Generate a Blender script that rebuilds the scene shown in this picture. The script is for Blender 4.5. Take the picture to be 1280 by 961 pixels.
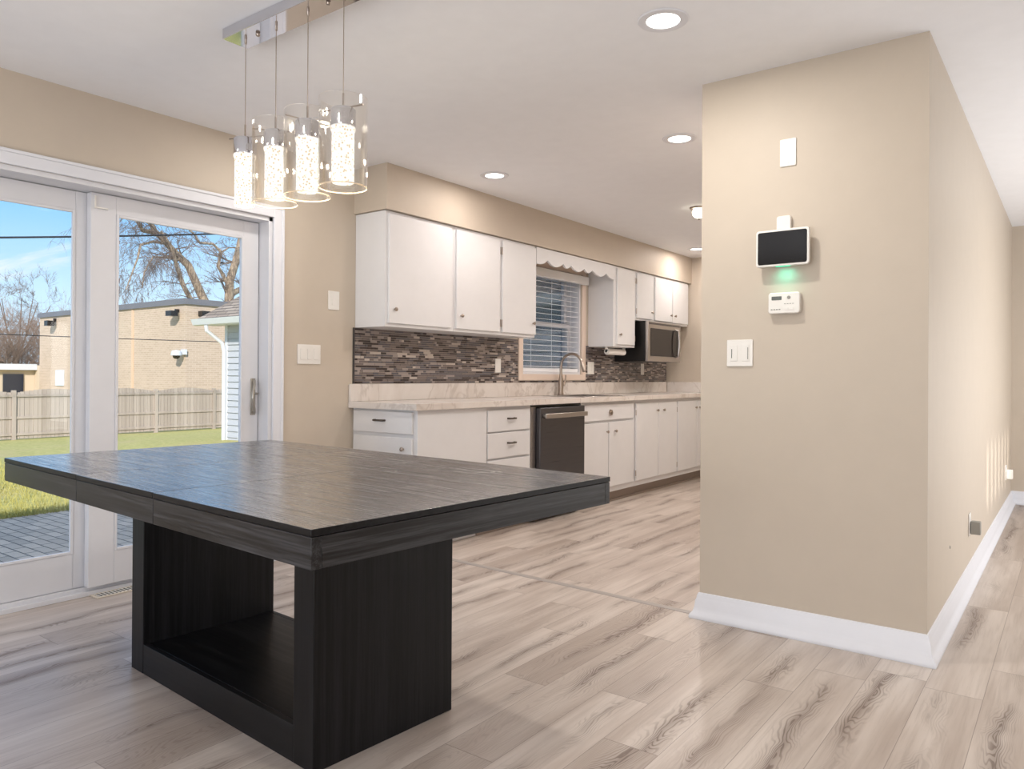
import bpy, bmesh, math, random
from mathutils import Vector, Matrix, Euler, noise as mnoise
PI = math.pi
R = math.radians
scene = bpy.context.scene
for o in list(bpy.data.objects):
    bpy.data.objects.remove(o)
COL = scene.collection

# ------------------------------------------------------------------ camera
cd = bpy.data.cameras.new('camera')
cam = bpy.data.objects.new('camera', cd)
COL.objects.link(cam)
yaw, pitch, roll = R(36.8087), R(0.1379), R(0.3573)
fwd = Vector((-math.sin(yaw) * math.cos(pitch), math.cos(yaw) * math.cos(pitch), math.sin(pitch)))
r0 = Vector((math.cos(yaw), math.sin(yaw), 0))
u0 = r0.cross(fwd)
rt = math.cos(roll) * r0 + math.sin(roll) * u0
up = -math.sin(roll) * r0 + math.cos(roll) * u0
cam.matrix_world = Matrix(((rt.x, up.x, -fwd.x, 0), (rt.y, up.y, -fwd.y, 0), (rt.z, up.z, -fwd.z, 1.1013), (0, 0, 0, 1)))
cd.sensor_fit = 'HORIZONTAL'
cd.sensor_width = 36
cd.lens = 942.29 * 36 / 1280
cd.shift_y = -13.49 / 1280
cd.clip_start = 0.05
cd.clip_end = 600
scene.camera = cam

# ------------------------------------------------------------------ view, world, sun, fill lights
scene.view_settings.view_transform = 'Standard'
scene.view_settings.look = 'None'
scene.view_settings.gamma = 1
scene.view_settings.use_curve_mapping = False
scene.view_settings.exposure = 0.30


def lin(c):
    return tuple(((v / 255) / 12.92 if v / 255 <= .04045 else ((v / 255 + .055) / 1.055) ** 2.4) for v in c)


class NT:
    """small helper around a node tree"""
    def __init__(s, tree):
        s.t = tree

    def n(s, kind, inp=None, **props):
        nd = s.t.nodes.new(kind)
        for k, v in props.items():
            setattr(nd, k, v)
        for k, v in (inp or {}).items():
            if isinstance(v, bpy.types.NodeSocket):
                s.t.links.new(v, nd.inputs[k])
            else:
                nd.inputs[k].default_value = v
        return nd

    def m(s, op, a, b=0.0, c=None):
        d = {0: a, 1: b}
        if c is not None:
            d[2] = c
        return s.n('ShaderNodeMath', d, operation=op).outputs[0]

    def mix(s, f, a, b):
        nd = s.t.nodes.new('ShaderNodeMix')
        nd.data_type = 'RGBA'
        for i, v in ((0, f), (6, a), (7, b)):
            if isinstance(v, bpy.types.NodeSocket):
                s.t.links.new(v, nd.inputs[i])
            elif i:
                nd.inputs[i].default_value = (*v[:3], 1)
            else:
                nd.inputs[i].default_value = v
        return nd.outputs[2]

    def ss(s, x, a, b):
        return s.n('ShaderNodeMapRange', {0: x, 1: a, 2: b, 3: 0., 4: 1.}, interpolation_type='SMOOTHSTEP').outputs[0]

    def noise(s, vec, scale, detail=3, rough=.5, dist=0.):
        return s.n('ShaderNodeTexNoise', {'Vector': vec, 'Scale': scale, 'Detail': detail, 'Roughness': rough, 'Distortion': dist}).outputs[0]

    def xyz(s, x=0., y=0., z=0.):
        return s.n('ShaderNodeCombineXYZ', {0: x, 1: y, 2: z}).outputs[0]


W_ = bpy.data.worlds.new('sky')
scene.world = W_
W_.use_nodes = True
wt = W_.node_tree
wt.nodes.clear()
N = NT(wt)
tc = N.n('ShaderNodeTexCoord').outputs['Generated']
sp = N.n('ShaderNodeSeparateXYZ', {0: tc})
ramp = N.n('ShaderNodeValToRGB', {0: sp.outputs[2]})
cr = ramp.color_ramp
cr.elements[0].position = 0.0
cr.elements[0].color = (*lin((205, 230, 250)), 1)
cr.elements[1].position = .7
cr.elements[1].color = (*lin((172, 194, 226)), 1)
for p_, c_ in ((.09, (190, 222, 247)), (.2, (128, 190, 244)), (.36, (100, 166, 234))):
    e = cr.elements.new(p_)
    e.color = (*lin(c_), 1)
den = N.m('ADD', sp.outputs[2], .12)
cv = N.xyz(N.m('DIVIDE', sp.outputs[0], den), N.m('DIVIDE', sp.outputs[1], den), 0.)
cl = N.noise(N.n('ShaderNodeVectorMath', {0: cv, 1: (1, 2.2, 1)}, operation='MULTIPLY').outputs[0], 1.1, 5, .6, .4)
clf = N.m('MULTIPLY', N.ss(cl, .53, .72), .55)
skyc = N.mix(clf, ramp.outputs[0], lin((238, 235, 238)))
bg = N.n('ShaderNodeBackground', {0: skyc, 1: 1.1})
N.t.links.new(bg.outputs[0], N.n('ShaderNodeOutputWorld').inputs[0])

SUN_STR = 4.1
sd = bpy.data.lights.new('sun', 'SUN')
sd.energy = SUN_STR
sd.angle = R(2.0)
sd.color = (1.0, .95, .87)
sun = bpy.data.objects.new('sun', sd)
COL.objects.link(sun)
el = R(29)
sdir = Vector((-.70 * math.cos(el), .714 * math.cos(el), -math.sin(el)))
sun.rotation_euler = sdir.to_track_quat('-Z', 'Y').to_euler()


def area(name, loc, direction, sx, sy, power, col=(1, 1, 1), shape='RECTANGLE', spread=180):
    d = bpy.data.lights.new(name, 'AREA')
    d.shape = shape
    d.size = sx
    d.size_y = sy
    d.energy = power
    d.color = col
    d.spread = R(spread)
    o = bpy.data.objects.new(name, d)
    COL.objects.link(o)
    o.location = loc
    o.rotation_euler = Vector(direction).to_track_quat('-Z', 'Y').to_euler()
    return o


# unseen fill lights added behind and beside the camera (their frames are built below)
FILLC = (0.93, 0.96, 1.0)
area('fill_light_back', (-1.2, -2.12, 1.25), (0, 1, 0.35), 3.2, 1.7, 92, FILLC)
area('fill_light_right', (1.375, 5.6, 1.0), (-1, 0, 0), 3.8, 1.35, 46, (.97, .985, 1.))
LAMP = 7.0
LAMPC = (1.0, .94, .86)

# ------------------------------------------------------------------ mesh helpers
WP = {}


def base_xy(vs):
    xs = [v.co.x for v in vs]; ys = [v.co.y for v in vs]; zs = [v.co.z for v in vs]
    return Vector(((min(xs) + max(xs)) / 2, (min(ys) + max(ys)) / 2, min(zs)))


def thing(name, label, cat, loc, group=None, rotz=0, local=False, kind=None):
    o = bpy.data.objects.new(name, None)
    COL.objects.link(o)
    o.empty_display_size = .1
    o.location = loc
    o.rotation_euler = (0, 0, rotz)
    WP[o] = Vector((0, 0, 0)) if local else Vector(loc)
    if label:
        tag(o, label, cat, group)
    if kind:
        o['kind'] = kind
    return o


def tag(o, label, cat=None, group=None, kind=None):
    o['label'] = label
    if cat:
        o['category'] = cat
    if group:
        o['group'] = group
    if kind:
        o['kind'] = kind
    return o


def obj(name, bm, mats, parent=None, smooth=False, bev=0, seg=2, label=None):
    c = base_xy(bm.verts)
    for v in bm.verts:
        v.co -= c
    bmesh.ops.recalc_face_normals(bm, faces=bm.faces)
    me = bpy.data.meshes.new(name)
    bm.to_mesh(me)
    bm.free()
    if not isinstance(mats, (list, tuple)):
        mats = [mats]
    for m_ in mats:
        me.materials.append(m_)
    if smooth:
        for p in me.polygons:
            p.use_smooth = True
    me.set_sharp_from_angle(angle=R(40))
    o = bpy.data.objects.new(name, me)
    COL.objects.link(o)
    WP[o] = c
    if parent:
        o.parent = parent
        o.location = c - WP[parent]
    else:
        o.location = c
    if bev:
        b = o.modifiers.new('bevel', 'BEVEL')
        b.width = bev
        b.segments = seg
        b.limit_method = 'ANGLE'
        b.angle_limit = R(50)
        b.harden_normals = False
    if label:
        o['label'] = label
    return o


def struct(name, bm, mats, parent=None, **k):
    o = obj(name, bm, mats, parent, **k)
    if not parent:
        o['kind'] = 'structure'
    return o


def B(*boxes):
    """bmesh of boxes (x0,x1,y0,y1,z0,z1[,mat])"""
    bm = bmesh.new()
    for b in boxes:
        box(bm, *b)
    return bm


def box(bm, x0, x1, y0, y1, z0, z1, mi=0):
    v = [bm.verts.new((x, y, z)) for x in (x0, x1) for y in (y0, y1) for z in (z0, z1)]
    for f in ((0, 1, 3, 2), (4, 6, 7, 5), (0, 4, 5, 1), (2, 3, 7, 6), (0, 2, 6, 4), (1, 5, 7, 3)):
        fc = bm.faces.new([v[i] for i in f])
        fc.material_index = mi


def tube(bm, pts, rad, seg=8, mi=0, caps=True, sm=True):
    pts = [Vector(p) for p in pts]
    if not isinstance(rad, (list, tuple)):
        rad = [rad] * len(pts)
    rings = []
    ref = None
    for i, p in enumerate(pts):
        if i == 0:
            d = pts[1] - p
        elif i == len(pts) - 1:
            d = p - pts[i - 1]
        else:
            d = (pts[i + 1] - p).normalized() + (p - pts[i - 1]).normalized()
        if d.length < 1e-9:
            d = Vector((0, 0, 1))
        d.normalize()
        if ref is None:
            ref = d.orthogonal().normalized()
        else:
            ref = (ref - d * ref.dot(d))
            ref = ref.normalized() if ref.length > 1e-6 else d.orthogonal().normalized()
        b = d.cross(ref)
        rings.append([bm.verts.new(p + (ref * math.cos(2 * PI * k / seg) + b * math.sin(2 * PI * k / seg)) * rad[i]) for k in range(seg)])
    for a, c in zip(rings, rings[1:]):
        for k in range(seg):
            f = bm.faces.new((a[k], a[(k + 1) % seg], c[(k + 1) % seg], c[k]))
            f.material_index = mi
            f.smooth = sm
    if caps:
        for rr in (rings[0], rings[-1]):
            f = bm.faces.new(rr)
            f.material_index = mi
    return bm


def lathe(bm, prof, c=(0, 0, 0), axis='z', seg=32, mi=0, closed=False):
    """prof list of (radius, height)"""
    c = Vector(c)
    rings = []
    for r_, h in prof:
        ring = []
        for k in range(seg):
            a = 2 * PI * k / seg
            x, y = r_ * math.cos(a), r_ * math.sin(a)
            p = {'z': (x, y, h), 'x': (h, x, y), 'y': (x, h, y)}[axis]
            ring.append(bm.verts.new(c + Vector(p)))
        rings.append(ring)
    n = len(rings)
    for i in range(n if closed else n - 1):
        a, b = rings[i], rings[(i + 1) % n]
        for k in range(seg):
            f = bm.faces.new((a[k], a[(k + 1) % seg], b[(k + 1) % seg], b[k]))
            f.material_index = mi
            f.smooth = True
    if not closed:
        if prof[0][0] > 1e-6:
            bm.faces.new(rings[0]).material_index = mi
        if prof[-1][0] > 1e-6:
            bm.faces.new(rings[-1]).material_index = mi
    return bm


def prism(bm, poly, axis, a, b, mi=0):
    """poly in the two other axes, extruded along axis from a to b"""
    def P(q, t):
        return {'x': (t, q[0], q[1]), 'y': (q[0], t, q[1]), 'z': (q[0], q[1], t)}[axis]
    v0 = [bm.verts.new(P(q, a)) for q in poly]
    v1 = [bm.verts.new(P(q, b)) for q in poly]
    n = len(poly)
    for i in range(n):
        bm.faces.new((v0[i], v0[(i + 1) % n], v1[(i + 1) % n], v1[i])).material_index = mi
    bm.faces.new(v0).material_index = mi
    bm.faces.new(v1).material_index = mi
    return bm


# ------------------------------------------------------------------ materials
def mat(name, col, rough=.5, metal=0., build=None, bump=None, spec=None, **kw):
    m_ = bpy.data.materials.new(name)
    m_.use_nodes = True
    t = m_.node_tree
    t.nodes.clear()
    n_ = NT(t)
    out = n_.n('ShaderNodeOutputMaterial')
    p = n_.n('ShaderNodeBsdfPrincipled', {'Base Color': (*lin(col), 1), 'Roughness': rough, 'Metallic': metal})
    if spec is not None:
        p.inputs['Specular IOR Level'].default_value = spec
    for k, v in kw.items():
        p.inputs[k].default_value = v
    t.links.new(p.outputs[0], out.inputs[0])
    pos = n_.n('ShaderNodeNewGeometry').outputs['Position']
    if build:
        build(n_, p, pos)
    else:
        # faint mottling so that nothing is perfectly flat
        f = n_.noise(pos, 9, 4, .6)
        c = lin(col)
        cc = n_.mix(f, tuple(x * .965 for x in c), tuple(min(1, x * 1.035) for x in c))
        t.links.new(cc, p.inputs['Base Color'])
    if bump:
        h = n_.noise(pos, bump[0], 3, .6)
        bn = n_.n('ShaderNodeBump', {'Height': h, 'Strength': bump[1], 'Distance': bump[2]})
        t.links.new(bn.outputs[0], p.inputs['Normal'])
    return m_


def wood_floor(n, p, pos):
    s = n.n('ShaderNodeSeparateXYZ', {0: pos})
    x, y = s.outputs[0], s.outputs[1]
    row = n.m('FLOOR', n.m('DIVIDE', n.m('ADD', x, 20.501), .1792))
    fx = n.m('SUBTRACT', n.m('DIVIDE', n.m('ADD', x, 20.501), .1792), row)
    rh = n.n('ShaderNodeTexWhiteNoise', {'W': row}, noise_dimensions='1D').outputs[0]
    yy = n.m('DIVIDE', n.m('ADD', n.m('ADD', y, 20.), n.m('MULTIPLY', rh, 1.22)), 1.22)
    colm = n.m('FLOOR', yy)
    fy = n.m('SUBTRACT', yy, colm)
    idv = n.n('ShaderNodeTexWhiteNoise', {'Vector': n.xyz(row, colm, 3.)}, noise_dimensions='3D')
    idf = idv.outputs[0]
    idc = n.n('ShaderNodeSeparateColor', {0: idv.outputs[1]})
    z = n.m('MULTIPLY', idf, 37.)
    fxo = n.m('ADD', fx, n.m('MULTIPLY', n.m('SUBTRACT', idc.outputs[0], .5), .5))
    # wandering dark heart line down the middle of the plank
    wob = n.noise(n.xyz(0., y, z), 1.7, 3, .55)
    d = n.m('ABSOLUTE', n.m('SUBTRACT', fxo, n.m('ADD', .5, n.m('MULTIPLY', n.m('SUBTRACT', wob, .5), .9))))
    # cathedral rings
    fld = n.m('ADD', n.m('MULTIPLY', d, 3.4), n.m('MULTIPLY', n.noise(n.xyz(n.m('MULTIPLY', x, 5.), n.m('MULTIPLY', y, .95), z), 1.5, 3, .5, .25), 4.4))
    ring = n.m('SINE', n.m('MULTIPLY', fld, 36.))
    ringm = n.ss(ring, .0, .95)
    patch = n.ss(n.noise(n.xyz(n.m('MULTIPLY', x, 3.), n.m('MULTIPLY', y, 1.0), n.m('ADD', z, 9.)), 1.5, 2, .5),   .38, .60)
    near = n.m('SUBTRACT', 1., n.ss(d, .02, .34))
    core = n.m('SUBTRACT', 1., n.ss(d, .0, .12))
    fib = n.noise(n.xyz(n.m('MULTIPLY', x, 95.), n.m('MULTIPLY', y, 3.0), z), 1., 4, .7)
    soft = n.noise(n.xyz(n.m('MULTIPLY', x, 9.), n.m('MULTIPLY', y, .9), z), 1.2, 3, .55)
    tone = n.m('POWER', idc.outputs[1], 2.2)
    base = n.mix(n.ss(soft, .3, .7), lin((210, 199, 190)), lin((180, 166, 156)))
    base = n.mix(n.m('MULTIPLY', tone, .42), base, lin((150, 134, 122)))
    darkf = n.m('MULTIPLY', n.m('MULTIPLY', near, patch), n.m('ADD', .20, n.m('MULTIPLY', ringm, .42)))
    darkf = n.m('ADD', darkf, n.m('MULTIPLY', n.m('MULTIPLY', core, patch), .30))
    darkf = n.m('ADD', darkf, n.m('MULTIPLY', n.m('MULTIPLY', tone, ringm), .22))
    darkf = n.m('MINIMUM', darkf, .85)
    c = n.mix(darkf, base, lin((108, 92, 83)))
    c = n.mix(n.m('MULTIPLY', n.ss(fib, .45, .72), .24), c, lin((140, 124, 113)))
    # joints
    jx = n.m('MINIMUM', fx, n.m('SUBTRACT', 1., fx))
    jy = n.m('MINIMUM', fy, n.m('SUBTRACT', 1., fy))
    j = n.m('MAXIMUM', n.m('LESS_THAN', jx, .006), n.m('LESS_THAN', jy, .0012))
    c = n.mix(n.m('MULTIPLY', j, .55), c, lin((98, 84, 76)))
    n.t.links.new(c, p.inputs['Base Color'])
    rr = n.m('ADD', .36, n.m('MULTIPLY', darkf, .25))
    n.t.links.new(rr, p.inputs['Roughness'])
    h = n.m('SUBTRACT', n.m('MULTIPLY', fib, .3), n.m('ADD', n.m('MULTIPLY', darkf, .4), j))
    b = n.n('ShaderNodeBump', {'Height': h, 'Strength': .18, 'Distance': .002})
    n.t.links.new(b.outputs[0], p.inputs['Normal'])


def black_wood(axis, k0=55., c0=(9, 9, 11), c1=(31, 31, 34), lo=.34, hi=.7, bs=.2, rg=.4):
    """brushed black oak veneer; axis = grain direction in object space"""
    def f(n, p, pos):
        oc = n.n('ShaderNodeTexCoord').outputs['Object']
        s = n.n('ShaderNodeSeparateXYZ', {0: oc})
        k = [k0, k0, k0]
        k[axis] = 1.3
        v = n.xyz(*[n.m('MULTIPLY', s.outputs[i], k[i]) for i in range(3)])
        k2 = [200., 200., 200.]
        k2[axis] = 7.
        v2 = n.xyz(*[n.m('MULTIPLY', s.outputs[i], k2[i]) for i in range(3)])
        g1 = n.noise(v, 1., 4, .6)
        g2 = n.noise(v2, 1., 3, .7)
        g = n.m('ADD', n.m('MULTIPLY', g1, .6), n.m('MULTIPLY', g2, .4))
        c = n.mix(n.ss(g, lo, hi), lin(c0), lin(c1))
        n.t.links.new(c, p.inputs['Base Color'])
        n.t.links.new(n.m('ADD', rg, n.m('MULTIPLY', n.m('SUBTRACT', g, .5), .5)), p.inputs['Roughness'])
        b = n.n('ShaderNodeBump', {'Height': g, 'Strength': bs, 'Distance': .001})
        n.t.links.new(b.outputs[0], p.inputs['Normal'])
    return f


def marble(n, p, pos):
    w = n.noise(pos, 2.2, 5, .6, 1.2)
    v = n.m('ABSOLUTE', n.m('SUBTRACT', n.noise(n.n('ShaderNodeVectorMath', {0: pos, 1: (1.6, 1.4, 1.)}, operation='MULTIPLY').outputs[0], 2.0, 4, .55, 1.0), .5))
    vein = n.m('SUBTRACT', 1., n.ss(v, .0, .03))
    c = n.mix(n.ss(w, .35, .7), lin((228, 222, 217)), lin((214, 205, 198)))
    c = n.mix(n.m('MULTIPLY', vein, .3), c, lin((160, 145, 136)))
    n.t.links.new(c, p.inputs['Base Color'])


def brickwall(n, p, pos):
    s = n.n('ShaderNodeSeparateXYZ', {0: pos})
    v = n.xyz(n.m('ADD', s.outputs[0], s.outputs[1]), s.outputs[2], 0.)
    b = n.n('ShaderNodeTexBrick', {'Vector': v, 'Color1': (*lin((206, 184, 164)), 1), 'Color2': (*lin((192, 170, 150)), 1), 'Mortar': (*lin((216, 198, 178)), 1), 'Scale': 1., 'Mortar Size': .012, 'Bias': 0., 'Brick Width': .32, 'Row Height': .1})
    f = n.noise(pos, .6, 4, .6)
    c = n.mix(n.m('MULTIPLY', f, .35), b.outputs[0], lin((150, 126, 104)))
    n.t.links.new(c, p.inputs['Base Color'])


def pavers(n, p, pos):
    s = n.n('ShaderNodeSeparateXYZ', {0: pos})
    v = n.xyz(s.outputs[0], s.outputs[1], 0.)
    b = n.n('ShaderNodeTexBrick', {'Vector': v, 'Color1': (*lin((226, 206, 184)), 1), 'Color2': (*lin((192, 176, 158)), 1), 'Mortar': (*lin((104, 98, 92)), 1), 'Scale': 1., 'Mortar Size': .006, 'Mortar Smooth': .3, 'Brick Width': .205, 'Row Height': .09}, offset=.42)
    f = n.noise(pos, 40, 3, .6)
    c = n.mix(n.m('MULTIPLY', f, .4), b.outputs[0], lin((150, 140, 128)))
    n.t.links.new(c, p.inputs['Base Color'])
    bn = n.n('ShaderNodeBump', {'Height': n.m('SUBTRACT', 1., b.outputs[1]), 'Strength': .8, 'Distance': .01})
    n.t.links.new(bn.outputs[0], p.inputs['Normal'])


def lawnmat(n, p, pos):
    a = n.noise(pos, .5, 4, .6)
    b = n.noise(pos, 9, 4, .7)
    c = n.mix(n.ss(b, .35, .65), lin((162, 158, 82)), lin((198, 188, 118)))
    c = n.mix(n.m('MULTIPLY', n.ss(a, .48, .7), .6), c, lin((190, 170, 120)))
    n.t.links.new(c, p.inputs['Base Color'])


def fencewood(n, p, pos):
    s = n.n('ShaderNodeSeparateXYZ', {0: pos})
    pl = n.m('FLOOR', n.m('DIVIDE', s.outputs[1], .14))
    h = n.n('ShaderNodeTexWhiteNoise', {'W': pl}, noise_dimensions='1D').outputs[0]
    g = n.noise(n.xyz(s.outputs[0], n.m('MULTIPLY', s.outputs[1], 25.), n.m('MULTIPLY', s.outputs[2], 1.5)), 1., 4, .6)
    c = n.mix(n.m('ADD', n.m('MULTIPLY', h, .5), n.m('MULTIPLY', g, .5)), lin((156, 142, 130)), lin((196, 182, 170)))
    n.t.links.new(c, p.inputs['Base Color'])


def shingles(n, p, pos):
    s = n.n('ShaderNodeSeparateXYZ', {0: pos})
    v = n.xyz(s.outputs[0], n.m('MULTIPLY', s.outputs[2], 1.), 0.)
    b = n.n('ShaderNodeTexBrick', {'Vector': v, 'Color1': (*lin((172, 158, 144)), 1), 'Color2': (*lin((138, 124, 112)), 1), 'Mortar': (*lin((84, 76, 70)), 1), 'Scale': 1., 'Mortar Size': .012, 'Brick Width': .5, 'Row Height': .085})
    n.t.links.new(b.outputs[0], p.inputs['Base Color'])


def bark(n, p, pos):
    s = n.n('ShaderNodeSeparateXYZ', {0: pos})
    g = n.noise(n.xyz(n.m('MULTIPLY', s.outputs[0], 7.), n.m('MULTIPLY', s.outputs[1], 7.), s.outputs[2]), 1.3, 4, .7)
    n.t.links.new(n.mix(n.ss(g, .35, .65), lin((108, 92, 78)), lin((186, 166, 142))), p.inputs['Base Color'])


def steel(col=(178, 172, 168), axis=1, rough=.3):
    def f(n, p, pos):
        s = n.n('ShaderNodeSeparateXYZ', {0: pos})
        k = [300., 300., 300.]
        k[axis] = 2.
        g = n.noise(n.xyz(*[n.m('MULTIPLY', s.outputs[i], k[i]) for i in range(3)]), 1., 2, .5)
        c = lin(col)
        n.t.links.new(n.mix(g, tuple(v * .85 for v in c), tuple(min(1, v * 1.12) for v in c)), p.inputs['Base Color'])
        n.t.links.new(n.m('ADD', rough - .06, n.m('MULTIPLY', g, .12)), p.inputs['Roughness'])
    return f


def glass(name, tint=(.985, .985, .985), rim=False, refl=1.0):
    m_ = bpy.data.materials.new(name)
    m_.use_nodes = True
    t = m_.node_tree
    t.nodes.clear()
    n = NT(t)
    tr = n.n('ShaderNodeBsdfTransparent', {0: (*tint, 1)})
    gl = n.n('ShaderNodeBsdfGlossy', {'Color': (1, 1, 1, 1), 'Roughness': .02})
    ge = n.n('ShaderNodeNewGeometry')
    dt = n.n('ShaderNodeVectorMath', {0: ge.outputs['Normal'], 1: ge.outputs['Incoming']}, operation='DOT_PRODUCT').outputs['Value']
    fr = n.m('ADD', .04, n.m('MULTIPLY', .96, n.m('POWER', n.m('SUBTRACT', 1., n.m('MINIMUM', n.m('ABSOLUTE', dt), 1.)), 5.)))
    f = n.m('MULTIPLY', fr, refl)
    if rim:
        f = n.m('MINIMUM', f, .6)
    sm = n.noise(n.n('ShaderNodeNewGeometry').outputs['Position'], 3, 2)
    f = n.m('MULTIPLY', f, n.m('ADD', .95, n.m('MULTIPLY', sm, .1)))
    mx = n.n('ShaderNodeMixShader', {0: f, 1: tr.outputs[0], 2: gl.outputs[0]})
    t.links.new(mx.outputs[0], n.n('ShaderNodeOutputMaterial').inputs[0])
    return m_


def screen_mat():
    m_ = bpy.data.materials.new('shade tinted insect screen')
    m_.use_nodes = True
    t = m_.node_tree
    t.nodes.clear()
    n = NT(t)
    tr = n.n('ShaderNodeBsdfTransparent', {0: (1, 1, 1, 1)})
    df = n.n('ShaderNodeBsdfDiffuse', {0: (*lin((84, 112, 136)), 1)})  # blue-grey tint also stands in for shade on the garage wall
    sp_ = n.n('ShaderNodeSeparateXYZ', {0: n.n('ShaderNodeNewGeometry').outputs['Position']})
    w1 = n.m('SINE', n.m('MULTIPLY', sp_.outputs[2], 3600.))
    mx = n.n('ShaderNodeMixShader', {0: n.m('ADD', .58, n.m('MULTIPLY', w1, .03)), 1: tr.outputs[0], 2: df.outputs[0]})
    t.links.new(mx.outputs[0], n.n('ShaderNodeOutputMaterial').inputs[0])
    return m_


def emit(name, col, strength, bubbles=False):
    m_ = bpy.data.materials.new(name)
    m_.use_nodes = True
    t = m_.node_tree
    t.nodes.clear()
    n = NT(t)
    e = n.n('ShaderNodeEmission', {0: (*lin(col), 1), 1: strength})
    pos = n.n('ShaderNodeNewGeometry').outputs['Position']
    if bubbles:
        v = n.n('ShaderNodeTexVoronoi', {'Vector': pos, 'Scale': 95.}).outputs[0]
        q = n.ss(v, .12, .5)
        n.t.links.new(n.mix(q, lin((255, 225, 180)), lin((255, 250, 240))), e.inputs[0])
        n.t.links.new(n.m('MULTIPLY', strength, n.m('ADD', .62, n.m('MULTIPLY', q, .6))), e.inputs[1])
    t.links.new(e.outputs[0], n.n('ShaderNodeOutputMaterial').inputs[0])
    return m_


M_floor = mat('oak plank floor', (200, 188, 178), .38, build=wood_floor)
M_wall = mat('beige wall paint', (200, 188, 173), .55, bump=(160, .12, .001))
M_ceil = mat('white ceiling paint', (244, 246, 251), .8, bump=(120, .1, .001))
M_trim = mat('white gloss trim paint', (226, 228, 235), .35, bump=(30, .05, .001))
M_vinyl = mat('white vinyl', (222, 223, 228), .35)
M_cab = mat('white cabinet paint', (226, 226, 228), .35, bump=(60, .06, .001))
M_plate = mat('white switch plastic', (236, 233, 228), .35)
M_shadowgap = mat('dark gap', (42, 38, 36), .7)
M_bw = [mat('black oak grain %s' % 'xyz'[i], (40, 40, 42), .4, build=black_wood(i), spec=.22) for i in range(3)]
M_apron = [mat('black oak apron %s' % 'xy'[i], (40, 40, 42), .4, build=black_wood(i, 70., (12, 12, 14), (70, 70, 74), .40, .72, .25, .38), spec=.4) for i in range(2)]
def top_wood(n, p, pos):
    black_wood(0, 30., (18, 17, 19), (58, 57, 61), .36, .66, .15, .26)(n, p, pos)
    oc = n.n('ShaderNodeTexCoord').outputs['Object']
    s = n.n('ShaderNodeSeparateXYZ', {0: oc})
    g = n.noise(n.xyz(n.m('MULTIPLY', s.outputs[0], 1.6), n.m('MULTIPLY', s.outputs[1], 42.), 0.), 1., 4, .65)
    g2 = n.noise(n.xyz(n.m('MULTIPLY', s.outputs[0], 9.), n.m('MULTIPLY', s.outputs[1], 210.), 4.), 1., 3, .65)
    h = n.m('ADD', n.m('MULTIPLY', g, .5), n.m('MULTIPLY', g2, .5))
    b = n.n('ShaderNodeBump', {'Height': h, 'Strength': .22, 'Distance': .0008})
    n.t.links.new(b.outputs[0], p.inputs['Coat Normal'])
    n.t.links.new(n.m('ADD', .12, n.m('MULTIPLY', n.ss(h, .36, .64), .24)), p.inputs['Coat Roughness'])
    n.t.links.new(n.m('SUBTRACT', 1., n.m('MULTIPLY', n.ss(h, .42, .66), .55)), p.inputs['Coat Weight'])


M_top = mat('brushed black oak table top', (50, 50, 52), .3, build=top_wood, **{'Coat Weight': 1.0, 'Coat Roughness': .28, 'Coat IOR': 1.8})
M_scratch = mat('worn pale scratches', (232, 228, 222), .5)
M_chrome = mat('polished chrome', (215, 215, 220), .06, 1.)
M_nickel = mat('brushed nickel', (168, 158, 148), .3, 1., build=steel((172, 160, 150), 2, .3))
M_steel = mat('stainless steel', (178, 172, 168), .3, 1., build=steel((186, 181, 178), 1, .32))
M_dsteel = mat('black stainless steel', (90, 86, 84), .3, .85, build=steel((96, 95, 98), 1, .3))
M_black = mat('black enamel', (16, 15, 15), .3)
M_dark = mat('dark glass', (34, 30, 30), .08)
M_marble = mat('marble laminate', (220, 210, 205), .25, build=marble)
M_grout = mat('pale grout', (196, 182, 170), .7)
M_tiles = [mat('mosaic tile ' + nm, c, r_) for nm, c, r_ in (('umber', (66, 58, 58), .15), ('taupe', (124, 114, 111), .25), ('slate', (104, 101, 105), .2), ('stone', (160, 149, 143), .4), ('cream', (198, 187, 178), .5))]
M_bronze = mat('dark pewter pull', (92, 84, 78), .4, .6)
M_blind = mat('white blind slats', (246, 247, 250), .4)
M_casing = mat('peach window casing paint', (228, 210, 196), .45)
M_toe = mat('grey brown toe kick', (150, 136, 126), .5)
M_glass = glass('clear window glass', refl=.45)
M_shade = glass('clear lamp glass', tint=(.985, .975, .955), rim=True, refl=2.2)
M_rim = mat('fire polished glass edge', (250, 236, 214), .1, **{'Transmission Weight': .55, 'IOR': 1.3})
M_led = emit('lit downlight lens', (255, 250, 240), 6.)
M_crystal = emit('lit bubble crystal', (255, 240, 215), 1.0, True)
M_green = emit('green led bar', (60, 230, 170), 1.6)
M_screen = mat('black tablet screen', (18, 17, 18), .12)
M_lcd = mat('grey lcd', (96, 100, 96), .3)
M_grey = mat('grey plastic', (150, 148, 142), .4)
M_paver = mat('concrete pavers', (150, 150, 150), .8, build=pavers)
M_lawn = mat('mown grass', (120, 130, 60), .9, build=lawnmat)
M_blade = mat('grass blades', (178, 170, 98), .8)
M_fence = mat('weathered fence boards', (180, 165, 150), .85, build=fencewood)
M_brick = mat('tan brick', (180, 155, 130), .9, build=brickwall)
M_coping = mat('grey metal coping', (112, 112, 118), .6)
M_beige = mat('beige siding of low building', (208, 190, 168), .8)
M_siding = mat('white lap siding', (184, 186, 192), .6)
M_gutter = mat('white painted gutter', (214, 217, 222), .4)
M_shingle = mat('brown asphalt shingles', (150, 136, 124), .9, build=shingles)
M_bark = mat('tree bark', (150, 130, 110), .9, build=bark)
M_twig = mat('fine twigs', (120, 106, 98), .9)
M_twig2 = mat('distant brush twigs', (150, 128, 112), .9)
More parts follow.
